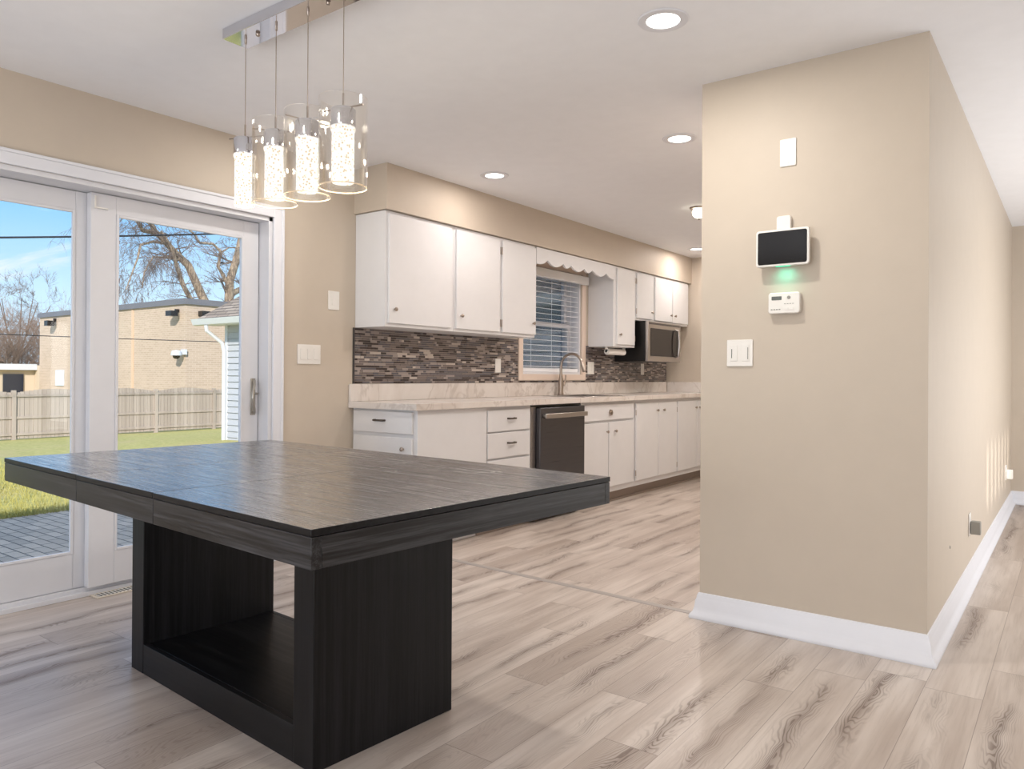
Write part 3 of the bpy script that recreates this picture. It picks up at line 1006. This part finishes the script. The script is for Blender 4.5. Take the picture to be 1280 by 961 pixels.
# countertop with sink opening
S0, S1, SX0, SX1 = 5.36, 6.02, -3.66, -3.27
XCF = -3.176
ct = thing('countertop', 'pale marble look kitchen countertop with a low upstand running under the window', 'countertop', (-3.48, 5.6, .885))
obj('worktop', B((XW + .001, XCF, 3.287, S0, .886, .925), (XW + .001, XCF, S1, 8.028, .886, .925), (XW + .001, SX0, S0, S1, .886, .925), (SX1, XCF, S0, S1, .886, .925)), M_marble, ct)
obj('upstand', B((XW + .001, XW + .021, 3.287, 8.007, .9255, 1.040)), M_marble, ct, bev=.003)
obj('upstand', B((XW + .022, XCF, 8.009, 8.029, .9255, 1.040)), M_marble, ct, bev=.003)
sk = thing('kitchen_sink', 'stainless drop in sink in the countertop below the window', 'sink', (-3.46, 5.69, .75))
obj('rim', B((SX0 - .012, SX0 + .012, S0 - .012, S1 + .012, .9255, .930), (SX1 - .012, SX1 + .012, S0 - .012, S1 + .012, .9255, .930), (SX0 + .012, SX1 - .012, S0 - .012, S0 + .012, .9255, .930), (SX0 + .012, SX1 - .012, S1 - .012, S1 + .012, .9255, .930)), M_steel, sk, bev=.002)
obj('basin', B((SX0 + .004, SX0 + .008, S0 + .004, S1 - .004, .74, .9254), (SX1 - .008, SX1 - .004, S0 + .004, S1 - .004, .74, .9254), (SX0 + .008, SX1 - .008, S0 + .004, S0 + .008, .74, .9254), (SX0 + .008, SX1 - .008, S1 - .008, S1 - .004, .74, .9254), (SX0 + .004, SX1 - .004, S0 + .004, S1 - .004, .736, .74)), M_steel, sk)
# faucet
FX, FY = -3.715, 5.70
fa = thing('kitchen_faucet', 'brushed nickel gooseneck faucet in front of the kitchen window', 'faucet', (FX, FY, .9255))
bm = bmesh.new()
prism(bm, [(FX + .028 * math.cos(t), FY + .115 * math.sin(t)) for t in [2 * PI * k / 24 for k in range(24)]], 'z', .9255, .9305)
obj('deck_plate', bm, M_nickel, fa, bev=.002)
bm = bmesh.new()
lathe(bm, [(.026, .931), (.027, .94), (.023, .95), (.0235, 1.04), (.016, 1.10), (.0135, 1.12), (0, 1.121)], (FX, FY, 0), seg=24)
obj('body', bm, M_nickel, fa, smooth=False)
bm = bmesh.new()
pts = [(FX, FY, 1.10)] + [(FX, FY, 1.10 + .09 * k / 3) for k in range(1, 4)]
ra = .108
for k in range(1, 15):
    a_ = PI - (PI * .93) * k / 14
    pts.append((FX + ra + ra * math.cos(a_), FY + .012 * k / 14, 1.19 + ra * math.sin(a_)))
tube(bm, pts, .0125, 12)
obj('spout', bm, M_nickel, fa)
bm = bmesh.new()
e0 = Vector(pts[-1])
dd = (Vector(pts[-1]) - Vector(pts[-2])).normalized()
tube(bm, [e0, e0 + dd * .02, e0 + dd * .075, e0 + dd * .08], [.0135, .0165, .0185, .012], 12)
obj('spray_head', bm, M_nickel, fa)
bm = bmesh.new()
tube(bm, [(FX, FY + .022, 1.01), (FX + .004, FY + .045, 1.02), (FX + .01, FY + .060, 1.06), (FX + .012, FY + .062, 1.11)], [.011, .009, .0065, .005], 10)
obj('lever', bm, M_nickel, fa)

# ------------------------------------------------------------------ wall cabinets
XU = -3.492
XUF = XU - .018


def wallcab(label, y0, y1, z0, z1, doors):
    t = thing('wall_cabinet', label, 'cabinet', (-3.64, (y0 + y1) / 2, z0), group='white wall cabinets')
    obj('body', B((XW + .001, XUF, y0, y1, z0, z1)), M_cab, t, bev=.002)
    for a, b, kz, side, hg in doors:
        d_ = front(t, 'door', XU, a, b, z0 + .022, z1 - .018)
        knob(d_, (XU, a + .045 if side < 0 else b - .045, kz))
        if hg:
            yh = b + .006 if side < 0 else a - .006
            hinge(d_, yh, z1 - .1, XU - .008, .055)
            hinge(d_, yh, z0 + .09, XU - .008, .055)
    return t


ZU = 2.147
wallcab('white single door wall cabinet at the near end above the mosaic', 3.34, 3.998, 1.408, ZU, [(3.362, 3.955, 1.52, -1, False)])
wallcab('white two door wall cabinet directly left of the kitchen window', 4.0, 4.992, 1.408, ZU, [(4.012, 4.512, 1.522, -1, True), (4.545, 4.985, 1.52, 1, True)])
wallcab('tall narrow white wall cabinet right of the kitchen window above the towel roll', 6.285, 6.715, 1.383, ZU, [(6.335, 6.690, 1.50, -1, True)])
wallcab('short single door white wall cabinet beside the microwave top left', 6.717, 7.118, 1.660, ZU, [(6.735, 7.095, 1.755, 1, True)])
wallcab('short two door white wall cabinet over the right of the microwave', 7.12, 7.985, 1.660, ZU, [(7.140, 7.55, 1.755, 1, False), (7.562, 7.965, 1.755, -1, False)])
# scalloped valance board over the window
poly = [(4.994, ZU - .005), (6.283, ZU - .005), (6.283, 2.012)]
ys = [6.24, 6.119, 6.02, 5.867, 5.80, 5.731, 5.63, 5.514, 5.45, 5.389, 5.27, 5.15, 5.06]
zs = [2.012, 2.052, 2.012, 2.052, 2.020, 2.052, 2.010, 2.052, 2.020, 2.052, 2.010, 2.052, 2.010]
for k in range(len(ys) - 1):
    poly.append((ys[k], zs[k]))
    if True:
        m_ = (ys[k] + ys[k + 1]) / 2
        lo = min(zs[k], zs[k + 1])
        poly.append((m_, lo + abs(zs[k] - zs[k + 1]) * .28))
poly += [(ys[-1], zs[-1]), (4.994, 2.008)]
bm = prism(bmesh.new(), poly, 'x', XU - .02, XU - .002)
tag(obj('window_valance', bm, M_cab), 'white scalloped wooden valance board spanning between cabinets above the sink window', 'valance')

# ------------------------------------------------------------------ microwave
MY0, MY1, MZ0, MZ1 = 6.79, 7.555, 1.250, 1.655
mw = thing('microwave', 'stainless over the range microwave with black sides under the short wall cabinets', 'microwave', (-3.6, 7.17, MZ0))
obj('body', B((XW + .012, -3.43, MY0, MY1, MZ0, MZ1)), M_black, mw, bev=.003)
bm = B((-3.429, -3.40, MY0, MY1, MZ0 + .002, MZ1 - .004))
obj('door', bm, M_steel, mw, bev=.004)
obj('window', B((-3.3995, -3.396, MY0 + .055, 7.44, 1.305, 1.585)), M_dark, mw, bev=.001)
obj('control_panel', B((-3.3995, -3.397, 7.445, 7.50, 1.305, 1.585)), M_black, mw)
bm = bmesh.new()
hp = [(-3.3995, 7.425, 1.30)] + [(-3.365 + .012 * math.sin(PI * k / 8), 7.425, 1.312 + .27 * k / 8) for k in range(9)] + [(-3.3995, 7.425, 1.594)]
tube(bm, hp, .010, 8)
obj('handle', bm, M_steel, mw)
obj('vent_grille', B((-3.3995, -3.398, MY0 + .02, MY1 - .02, 1.622, 1.64)), M_dsteel, mw)

# paper towel holder
tr_ = thing('paper_towel_holder', 'white paper towel roll on a holder under the narrow wall cabinet', 'paper towel holder', (-3.61, 6.5, 1.30))
bm = bmesh.new()
PX, PZ = -3.60, 1.337
lathe(bm, [(.010, 6.325), (.030, 6.325), (.030, 6.655), (.010, 6.655)], (PX, 0, PZ), axis='y', seg=24, closed=True)
obj('paper_roll', bm, mat('paper towel', (236, 232, 228), .9), tr_)
bm = bmesh.new()
for yy in (6.312, 6.66):
    box(bm, PX - .014, PX + .014, yy, yy + .006, PZ, 1.3825)
    lathe(bm, [(.0, yy), (.022, yy), (.022, yy + .006), (.0, yy + .006)], (PX, 0, PZ), axis='y', seg=20)
box(bm, PX - .014, PX + .014, 6.318, 6.66, 1.378, 1.3825)
obj('bracket', bm, M_plate, tr_)
bm = bmesh.new()
lathe(bm, [(.0, 6.309), (.010, 6.309), (.010, 6.312), (.0, 6.312)], (PX, 0, PZ), axis='y', seg=16)
obj('end_hole_disc', bm, M_dark, tr_)  # dark disc painted in for the shaded hole in the roll end


# ------------------------------------------------------------------ wall plates
def plate_x(name, label, x, y0, y1, z0, z1, inner, cat='switch', grp=None):
    """plate on a wall facing +x"""
    t = thing(name, label, cat, (x, (y0 + y1) / 2, z0), group=grp)
    obj('cover_plate', B((x + .0005, x + .006, y0, y1, z0, z1)), M_plate, t, bev=.002)
    for nm_, a, b, c, e_, th in inner:
        obj(nm_, B((x + .0061, x + .006 + th, a, b, c, e_)), M_plate if nm_ != 'slot' else M_shadowgap, t, bev=.001 if nm_ != 'slot' else 0)
    return t


plate_x('light_switch', 'white single rocker switch on the beige wall higher up beside the cabinets', XW, 3.115, 3.203, 1.512, 1.631, [('rocker', 3.143, 3.175, 1.54, 1.603, .003)])
t = plate_x('light_switch', 'white triple rocker switch plate on the beige wall right of the patio door', XW, 2.882, 3.056, 1.164, 1.284,
            [('rocker', 2.902, 2.934, 1.192, 1.258, .004), ('rocker', 2.953, 2.985, 1.192, 1.258, .004), ('rocker', 3.004, 3.036, 1.192, 1.258, .004)])
plate_x('wall_outlet', 'white outlet on the mosaic backsplash left of the window', XW + .009, 4.818, 4.89, 1.124, 1.238, [('receptacle', 4.837, 4.871, 1.19, 1.222, .002), ('receptacle', 4.837, 4.871, 1.14, 1.172, .002)], 'outlet')
plate_x('wall_outlet', 'cream switch plate on the mosaic just right of the faucet and window', XW + .009, 6.262, 6.38, 1.118, 1.238, [('rocker', 6.282, 6.312, 1.146, 1.21, .003), ('rocker', 6.33, 6.36, 1.146, 1.21, .003)], 'switch')
plate_x('wall_outlet', 'cream outlet on the mosaic below the microwave', XW + .009, 7.375, 7.447, 1.118, 1.238, [('receptacle', 7.394, 7.428, 1.184, 1.216, .002), ('receptacle', 7.394, 7.428, 1.136, 1.168, .002)], 'outlet')
t = plate_x('wall_outlet', 'white outlet with a grey plug in adapter low on the sunlit side wall', X2, 4.66, 4.735, .262, .38, [('receptacle', 4.68, 4.715, .345, .365, .002)], 'outlet')
obj('plug_in_adapter', B((X2 + .0085, X2 + .055, 4.675, 4.722, .272, .340)), M_grey, t, bev=.004)
t = plate_x('wall_outlet', 'small white outlet with plug at the far end of the side wall', X2, 7.26, 7.34, .28, .40, [('receptacle', 7.28, 7.32, .35, .38, .002)], 'outlet')
obj('plug_in_adapter', B((X2 + .0085, X2 + .05, 7.275, 7.325, .29, .365)), M_plate, t, bev=.004)
obj_n = B((X2 + .0003, X2 + .003, 3.925, 3.932, .33, .342))
tag(obj('wall_screw', obj_n, M_grey), 'tiny grey screw in the side wall near the partition corner', 'screw')


def rbox_y(y0, y1, x0, x1, z0, z1, r, n=5):
    """rounded rectangle in xz extruded along y"""
    pts = []
    for cx_, cz_, a0 in ((x1 - r, z1 - r, 0), (x0 + r, z1 - r, PI / 2), (x0 + r, z0 + r, PI), (x1 - r, z0 + r, 1.5 * PI)):
        for k in range(n + 1):
            a_ = a0 + PI / 2 * k / n
            pts.append((cx_ + r * math.cos(a_), cz_ + r * math.sin(a_)))
    return prism(bmesh.new(), pts, 'y', y0, y1)


YF = YP
# blank plate on top
t = thing('wall_plate', 'blank white cover plate highest on the beige partition wall', 'cover plate', (-.989, YF, 2.003))
obj('cover_plate', rbox_y(YF - .006, YF - .0005, -1.023, -.955, 2.003, 2.120, .004), M_plate, t, bev=.0015)
for z_ in (2.018, 2.105):
    bm = lathe(bmesh.new(), [(.0, -.0075), (.003, -.0073), (.0035, -.0061), (0, -.0061)], (-.989, YF, z_), axis='y', seg=10)
    obj('screw', bm, M_plate, t)
# sensor cube behind tablet
t = thing('door_chime', 'small white rounded box just above the black tablet on the partition', 'sensor', (-1.0, YF, 1.69))
obj('housing', rbox_y(YF - .022, YF - .0005, -1.031, -.972, 1.70, 1.790, .010), M_plate, t, bev=.003)
# tablet
t = thing('control_tablet', 'wall mounted white framed touch panel with a black screen on the partition', 'touch panel', (-.996, YF, 1.57))
YT = YF - .058
obj('wall_bracket', rbox_y(YF - .034, YF - .0005, -1.05, -.94, 1.585, 1.695, .01), M_plate, t)
obj('frame', rbox_y(YT + .004, YT + .023, -1.108, -.886, 1.572, 1.728, .012), M_plate, t, bev=.003)
obj('screen', rbox_y(YT + .0025, YT + .0039, -1.099, -.895, 1.581, 1.719, .008), M_screen, t)
obj('light_bar', B((-1.025, -.965, YT + .008, YT + .018, 1.5702, 1.5718)), M_green, t, label='glowing green light bar')
gl_ = bpy.data.lights.new('tablet_glow', 'AREA')
gl_.shape = 'RECTANGLE'; gl_.size = .05; gl_.size_y = .012; gl_.energy = .028; gl_.color = (.1, 1, .72); gl_.spread = R(120)
go = bpy.data.objects.new('tablet_glow', gl_); COL.objects.link(go)
go.location = (-.995, YT + .013, 1.567); go.rotation_euler = Vector((0, .75, -1)).to_track_quat('-Z', 'Y').to_euler()
# thermostat keypad
t = thing('thermostat', 'white thermostat with small grey display below the tablet on the partition', 'thermostat', (-.995, YF, 1.37))
obj('housing', rbox_y(YF - .030, YF - .0005, -1.062, -.930, 1.372, 1.462, .012), M_plate, t, bev=.004)
obj('display', rbox_y(YF - .0312, YF - .0302, -1.047, -1.005, 1.430, 1.446, .002), M_lcd, t)
bm = lathe(bmesh.new(), [(.0, -.033), (.006, -.0325), (.0075, -.0302), (0, -.0302)], (-.975, YF, 1.440), axis='y', seg=16)
obj('dial_button', bm, M_grey, t)
for k in range(4):
    obj('button', B((-1.05 + k * .011, -1.043 + k * .011, YF - .0315, YF - .0302, 1.388, 1.392)), M_grey, t)
for k in range(4):
    obj('button', B((-.994 + k * .011, -.987 + k * .011, YF - .0315, YF - .0302, 1.412, 1.4145)), M_grey, t)
for k in range(2):
    obj('button', rbox_y(YF - .0325, YF - .0302, -.994 + k * .022, -.977 + k * .022, 1.388, 1.399, .003), M_plate, t)
# double switch
t = thing('light_switch', 'white double dimmer switch plate lowest on the beige partition wall', 'switch', (-1.19, YF, 1.147))
obj('cover_plate', rbox_y(YF - .0065, YF - .0005, -1.253, -1.136, 1.148, 1.266, .004), M_plate, t, bev=.002)
for k, (a, b) in enumerate(((-1.237, -1.204), (-1.184, -1.151))):
    sw = obj('rocker', rbox_y(YF - .0085, YF - .0066, a, b, 1.172, 1.242, .002), M_plate, t, bev=.0008)
    obj('slider', B((b - .008, b - .004, YF - .0095, YF - .0086, 1.18, 1.232)) if k else B((a + .006, a + .009, YF - .0098, YF - .0086, 1.185, 1.225)), M_grey if k else M_lcd, sw)

# ------------------------------------------------------------------ outdoors
def gz(x):
    return -.16 if x > -7.4 else -.16 - (-7.4 - x) * .0475


struct('patio', B((-7.37, XO - .002, -8, 14, -.3, -.152)), M_paver)
bm = bmesh.new()
nx, ny = 60, 60
xs = [-7.36 - 62.6 * (i / nx) ** 1.6 for i in range(nx + 1)]
ysl = [-20 + 70 * j / ny for j in range(ny + 1)]
grid = [[bm.verts.new((x_, y_, gz(x_) + (.05 * mnoise.noise(Vector((x_ * .3, y_ * .3, 0))) if i > 2 else 0))) for y_ in ysl] for i, x_ in enumerate(xs)]
for i in range(nx):
    for j in range(ny):
        bm.faces.new((grid[i][j], grid[i + 1][j], grid[i + 1][j + 1], grid[i][j + 1]))
tag(obj('lawn', bm, M_lawn, smooth=True), 'sunlit green lawn between the paver patio and the wooden fence', 'lawn', kind='structure')
# blades near the patio edge
rnd = random.Random(11)
bm = bmesh.new()
for i in range(26000):
    dx = rnd.random() ** 1.7 * 9
    x_ = -7.33 - dx
    y_ = rnd.uniform(1.2 + dx * .28, 4.3 + dx * .75)
    z_ = gz(x_)
    h_ = rnd.uniform(.03, .07)
    a_ = rnd.uniform(0, PI)
    ww = .004 + dx * .0008
    px, py = math.cos(a_) * ww, math.sin(a_) * ww
    lx, ly = rnd.uniform(-.03, .03), rnd.uniform(-.03, .03)
    bm.faces.new((bm.verts.new((x_ - px, y_ - py, z_ - .01)), bm.verts.new((x_ + px, y_ + py, z_ - .01)), bm.verts.new((x_ + lx, y_ + ly, z_ + h_))))
tag(obj('grass', bm, M_blade), 'short grass blades along the edge of the paver patio', 'grass', kind='stuff')

# fence
XFN = -28.5
fn = thing('wooden_fence', 'weathered grey wooden privacy fence at the back of the yard', 'fence', (XFN, 14, -1.2))
posts = [7.78 - 2.44 + 2.44 * k for k in range(8)]
gzf = gz(XFN) - .02
for k, yp in enumerate(posts):
    obj('post', B((XFN - .06, XFN + .07, yp - .06, yp + .06, gzf - .1, .50)), M_fence, fn)
    if k == len(posts) - 1:
        break
    y0, y1 = yp + .06, posts[k + 1] - .06
    bm = bmesh.new()
    npk = 17
    for q in range(npk):
        a = y0 + (y1 - y0) * q / npk
        b = y0 + (y1 - y0) * (q + 1) / npk - .012
        u = (q + .5) / npk
        zt = .42 + .12 * math.sin(PI * u)
        box(bm, XFN - .012, XFN + .012, a, b, gzf + .05, zt)
    obj('picket_panel', bm, M_fence, fn)
    for zr in (-1.02, -.46, .28):
        obj('rail', B((XFN + .013, XFN + .05, y0, y1, zr, zr + .085)), M_fence, fn)

# brick building
bb = thing('brick_building', 'tan brick flat roofed building behind the wooden fence', 'building', (-42, 23, -1.6))
ZB = 4.42
bm = bmesh.new()
pv = [(-50.5, 19.5), (-34.1, 19.5), (-34.1, 25.5), (-50.5, 25.5)]
prism(bm, pv, 'z', -2.2, ZB)
obj('walls', bm, M_brick, bb)
bm = bmesh.new()
prism(bm, [(-50.6, 19.4), (-34.0, 19.4), (-34.0, 25.6), (-50.6, 25.6)], 'z', ZB, ZB + .28)
obj('roof_coping', bm, M_coping, bb)
obj('pilaster', B((-39.25, -39.07, 19.46, 19.5, -2, ZB - .02)), mat('paler brick pilaster', (214, 184, 156), .9), bb)
bm = tube(bmesh.new(), [(-36.9, 19.42, ZB - 2), (-36.9, 19.42, -1.8)], .05, 8)
t = thing('flood_light', 'dark floodlight under the roof edge at the right corner of the brick building', 'light', (-34.6, 19.3, 3.9))
obj('housing', B((-34.95, -34.45, 18.95, 19.3, 3.85, 4.1)), M_black, t)
obj('arm', B((-34.75, -34.65, 19.3, 19.492, 4.05, 4.2)), M_black, t)
t = thing('flood_light', 'dark floodlight on the side face of the brick building behind the garage eave', 'light', (-33.8, 20.3, 3.9))
obj('housing', B((-33.95, -33.6, 20.05, 20.6, 3.85, 4.12)), M_black, t)
obj('arm', B((-34.09, -33.955, 20.2, 20.4, 4.0, 4.1)), M_black, t)
t = thing('flood_light', 'small dark floodlight at the left end of the brick building', 'light', (-48.2, 19.3, 3.9))
obj('housing', B((-48.5, -48.05, 18.95, 19.35, 3.85, 4.15)), M_black, t)
obj('arm', B((-48.3, -48.2, 19.355, 19.492, 4.1, 4.3)), M_black, t)
t = thing('security_camera', 'white security camera on the corner of the brick building', 'camera', (-34.1, 19.3, 1.9))
obj('mount', B((-34.3, -33.95, 19.365, 19.492, 2.0, 2.25)), M_gutter, t)
bm = lathe(bmesh.new(), [(.0, 2.22), (.2, 2.18), (.26, 2.0), (.24, 1.95), (0, 1.95)], (-34.2, 19.1, 0), seg=20)
obj('housing', bm, M_gutter, t)
bm = lathe(bmesh.new(), [(.0, 1.78), (.1, 1.8), (.16, 1.88), (.17, 1.949), (0, 1.949)], (-34.2, 19.1, 0), seg=20)
obj('lens_dome', bm, M_dark, t)
tag(obj('wall_sign', B((-48.1, -47.1, 19.42, 19.49, .35, 1.25)), mat('pale blue sign', (206, 220, 232), .5)), 'small pale square sign on the left part of the brick wall', 'sign')

# low building left of it
lb = thing('low_building', 'low beige building with a dark glass entrance left of the brick building', 'building', (-53, 17, -1.6))
obj('walls', B((-58, -50.6, 19.8, 23.5, -2.4, 1.55), (-60, -52.0, 14.0, 19.79, -2.4, 1.25)), M_beige, lb)
obj('roof_fascia', B((-60.2, -51.6, 13.8, 19.79, 1.26, 1.62)), M_gutter, lb)
dd_ = obj('entrance', B((-51.98, -51.9, 18.05, 19.15, -1.6, 1.0)), M_darkwin, lb)
for k in range(4):
    obj('door_post', B((-51.88, -51.8, 18.05 + k * .35, 18.13 + k * .35, -1.6, -.2)), M_black, lb)

# garage with lap siding
YG = 11.5
GX0, GX1 = -18.1, -6.2
gr = thing('garage', 'white lap sided garage with brown shingled roof right of the fence', 'garage', (-12.5, 13.5, -.7))
bm = bmesh.new()
cs = .163
z = -.75
while z < 2.28:
    prism(bm, [(YG - .034, z + .012), (YG, z + .012), (YG, z + cs), (YG - .004, z + cs)], 'x', GX0 + .1, GX1)
    z += cs
box(bm, GX0 + .02, GX1, YG + .001, YG + 5.5, -.9, 2.42)
obj('siding_wall', bm, M_siding, gr)
obj('corner_board', B((GX0 - .02, GX0 + .1, YG - .035, YG + .1, -.85, 2.42)), M_gutter, gr)
obj('soffit', B((GX0 - .45, GX1 + .3, YG - .50, YG - .0, 2.38, 2.41)), M_gutter, gr)
bm = bmesh.new()
prism(bm, [(YG - .51, 2.36), (YG - .60, 2.38), (YG - .65, 2.50), (YG - .66, 2.53), (YG - .51, 2.53)], 'x', GX0 - .62, GX1 + .3)
obj('gutter', bm, M_gutter, gr)
# hip roof
bm = bmesh.new()
x0, x1, y0, y1 = GX0 - .5, GX1 + .5, YG - .56, YG + 6
rz = 2.535
rdg = 2.7
v = [bm.verts.new(c) for c in ((x0, y0, rz), (x1, y0, rz), (x1, y1, rz), (x0, y1, rz), (x0 + 3.2, (y0 + y1) / 2, rz + rdg), (x1 - 3.2, (y0 + y1) / 2, rz + rdg))]
for f in ((0, 1, 5, 4), (1, 2, 5), (2, 3, 4, 5), (3, 0, 4), (0, 3, 2, 1)):
    bm.faces.new([v[i] for i in f])
obj('roof', bm, M_shingle, gr)
bm = tube(bmesh.new(), [(GX0 - .02, YG - .58, 2.36), (GX0 - .02, YG - .56, 2.22), (GX0 + .01, YG - .14, 1.92), (GX0 + .02, YG - .085, 1.70), (GX0 + .02, YG - .085, -.68)], .05, 8)
obj('downspout', bm, M_gutter, gr)
obj('wall_vent', B((GX0 + .62, GX0 + .95, YG - .05, YG - .023, -.62, -.3)), M_gutter, gr)


# trees
def twigs(bm, p, d, L, r, lvl, rnd, droop=0., mi=1, nb=(3, 5)):
    pts = [p]
    rs = [r]
    n_ = 4
    dd = d.normalized()
    for k in range(n_):
        dd = (dd + Vector((rnd.uniform(-.22, .22), rnd.uniform(-.22, .22), rnd.uniform(-.15, .15) - droop))).normalized()
        pts.append(pts[-1] + dd * L / n_)
        rs.append(r * (1 - .75 * (k + 1) / n_))
    tube(bm, pts, rs, 4 if lvl > 1 else 3, mi, caps=False)
    if lvl <= 0:
        return
    for k in range(rnd.randint(*nb)):
        q = rnd.randint(1, n_)
        side = Vector((rnd.uniform(-1, 1), rnd.uniform(-1, 1), rnd.uniform(-.5, .9)))
        twigs(bm, pts[q], (dd + side * .9), L * rnd.uniform(.45, .75), max(rs[q] * .7, .008), lvl - 1, rnd, droop * 1.25, mi, nb)


def limb(bm, yz, x0, r0_, r1_, rnd, dx=0., tw=0, L=1.2, droop=0.):
    pts = []
    n_ = len(yz)
    for i, (y_, z_) in enumerate(yz):
        pts.append(Vector((x0 + dx * i / (n_ - 1), y_, z_)))
    rs = [r0_ + (r1_ - r0_) * i / (n_ - 1) for i in range(n_)]
    tube(bm, pts, rs, 10, 0)
    for k in range(tw):
        i = rnd.randint(max(1, n_ // 3), n_ - 1)
        side = Vector((rnd.uniform(-.6, .6), rnd.uniform(-1, .7), rnd.uniform(-.3, .8)))
        twigs(bm, pts[i], side, L * rnd.uniform(.6, 1.2), rs[i] * .28, 3, rnd, droop)
    return pts, rs


rnd = random.Random(21)
bm = bmesh.new()
trunk1 = [(28.6, -2.0), (28.4, 2.5), (27.95, 5.3), (27.40, 6.23), (26.99, 7.03), (26.45, 8.1), (26.02, 8.43), (25.39, 8.94), (24.77, 9.52), (24.25, 9.95), (23.6, 11.0), (23.2, 12.4)]
limb(bm, trunk1, -46, .34, .13, rnd, 0, 14, 2.0, .05)
limb(bm, [(28.3, 4.2), (27.33, 5.31), (26.51, 5.93), (25.95, 6.77), (25.47, 7.91), (25.24, 8.62), (24.93, 9.17), (24.3, 9.9)], -46, .2, .07, rnd, .6, 10, 1.6, .06)
p, _ = limb(bm, [(24.3, 9.85), (23.37, 9.85), (22.9, 10.4), (22.3, 11.6)], -46, .16, .07, rnd, .5, 14, 2.2, .12)
limb(bm, [(25.2, 9.3), (24.0, 9.25), (23.1, 8.9), (22.8, 8.0), (22.3, 6.9), (21.9, 6.0)], -46, .10, .03, rnd, 1.2, 22, 1.8, .2)
limb(bm, [(26.0, 8.4), (25.0, 8.4), (24.0, 8.3), (23.4, 7.3), (23.2, 6.3)], -46, .09, .03, rnd, .5, 16, 1.5, .22)
tag(obj('bare_tree', bm, [M_bark, M_twig]), 'large leafless tree with leaning trunk and drooping twigs behind the brick building', 'tree', 'leafless trees')
rnd = random.Random(8)
bm = bmesh.new()
limb(bm, [(29.3, -2.0), (29.35, 3.0), (29.37, 5.2), (29.4, 6.17), (29.44, 7.44), (29.87, 8.68), (30.18, 9.84), (30.3, 10.58), (30.5, 11.9), (30.9, 13.5)], -46, .38, .17, rnd, 0, 8, 2., .0)
limb(bm, [(29.3, 7.1), (28.9, 7.75), (28.48, 8.27), (28.68, 9.24), (28.04, 9.69), (27.05, 9.63), (26.64, 10.1), (26.08, 10.46)], -46, .13, .05, rnd, .4, 9, 1.1, .0)
limb(bm, [(28.6, 9.1), (29.2, 9.6), (30.0, 9.7)], -46, .07, .03, rnd, .4, 5, .9, .0)
limb(bm, [(29.5, 6.5), (30.51, 7.07), (31.6, 7.83), (33, 9)], -46, .22, .1, rnd, .4, 6, 1.6, .0)
tag(obj('bare_tree', bm, [M_bark, M_twig]), 'leafless tree with upright forked trunk rising above the garage roof', 'tree', 'leafless trees')
rnd = random.Random(5)
# far tree left
bm = bmesh.new()
cx_, cy_ = -70, 25.3
for k in range(7):
    a_ = R(52 + 76 * k / 6)
    yz = [(cy_, -1.5), (cy_ + .1 * math.cos(a_), 2.2), (cy_ + 2.0 * math.cos(a_), 4.3 + rnd.uniform(-.3, .3)), (cy_ + 3.8 * math.cos(a_), 5.0 + 2.2 * math.sin(a_))]
    limb(bm, yz, cx_, .11, .03, rnd, rnd.uniform(-1, 1), 7, 1.5, -.04)
tag(obj('bare_tree', bm, [M_twig, M_twig]), 'fan shaped leafless tree left of the brick building', 'tree', 'leafless trees')
for k in range(4):
    bm = bmesh.new()
    yc = 20.2 + k * 2.9
    for q in range(24):
        twigs(bm, Vector((-64 + rnd.uniform(-1.5, 1.5), yc + rnd.uniform(-.8, .8), -.5)), Vector((rnd.uniform(-.3, .3), rnd.uniform(-.35, .35), 1)), rnd.uniform(2.6, 4.0), .06, 3, rnd, 0, 0, (4, 6))
    tag(obj('bare_shrub', bm, M_twig2), 'brown leafless shrubs massed behind the low building', 'shrub', 'brown shrubs behind the low building')


# utility lines
def wire(label, a, b, sag, r_, n_=24):
    a, b = Vector(a), Vector(b)
    pts = [a.lerp(b, i / n_) - Vector((0, 0, sag * 4 * (i / n_) * (1 - i / n_))) for i in range(n_ + 1)]
    tag(obj('utility_line', tube(bmesh.new(), pts, r_, 6), M_cable), label, 'cable', 'utility lines')


wire('thick black overhead cable high across the sky in both door panes', (-24, -6, 2.9), (-24, 24, 7.75), .35, .030)
wire('thin overhead cable low in front of the brick building', (-26, -10, 2.5), (-26, 30, 2.65), .32, .014)
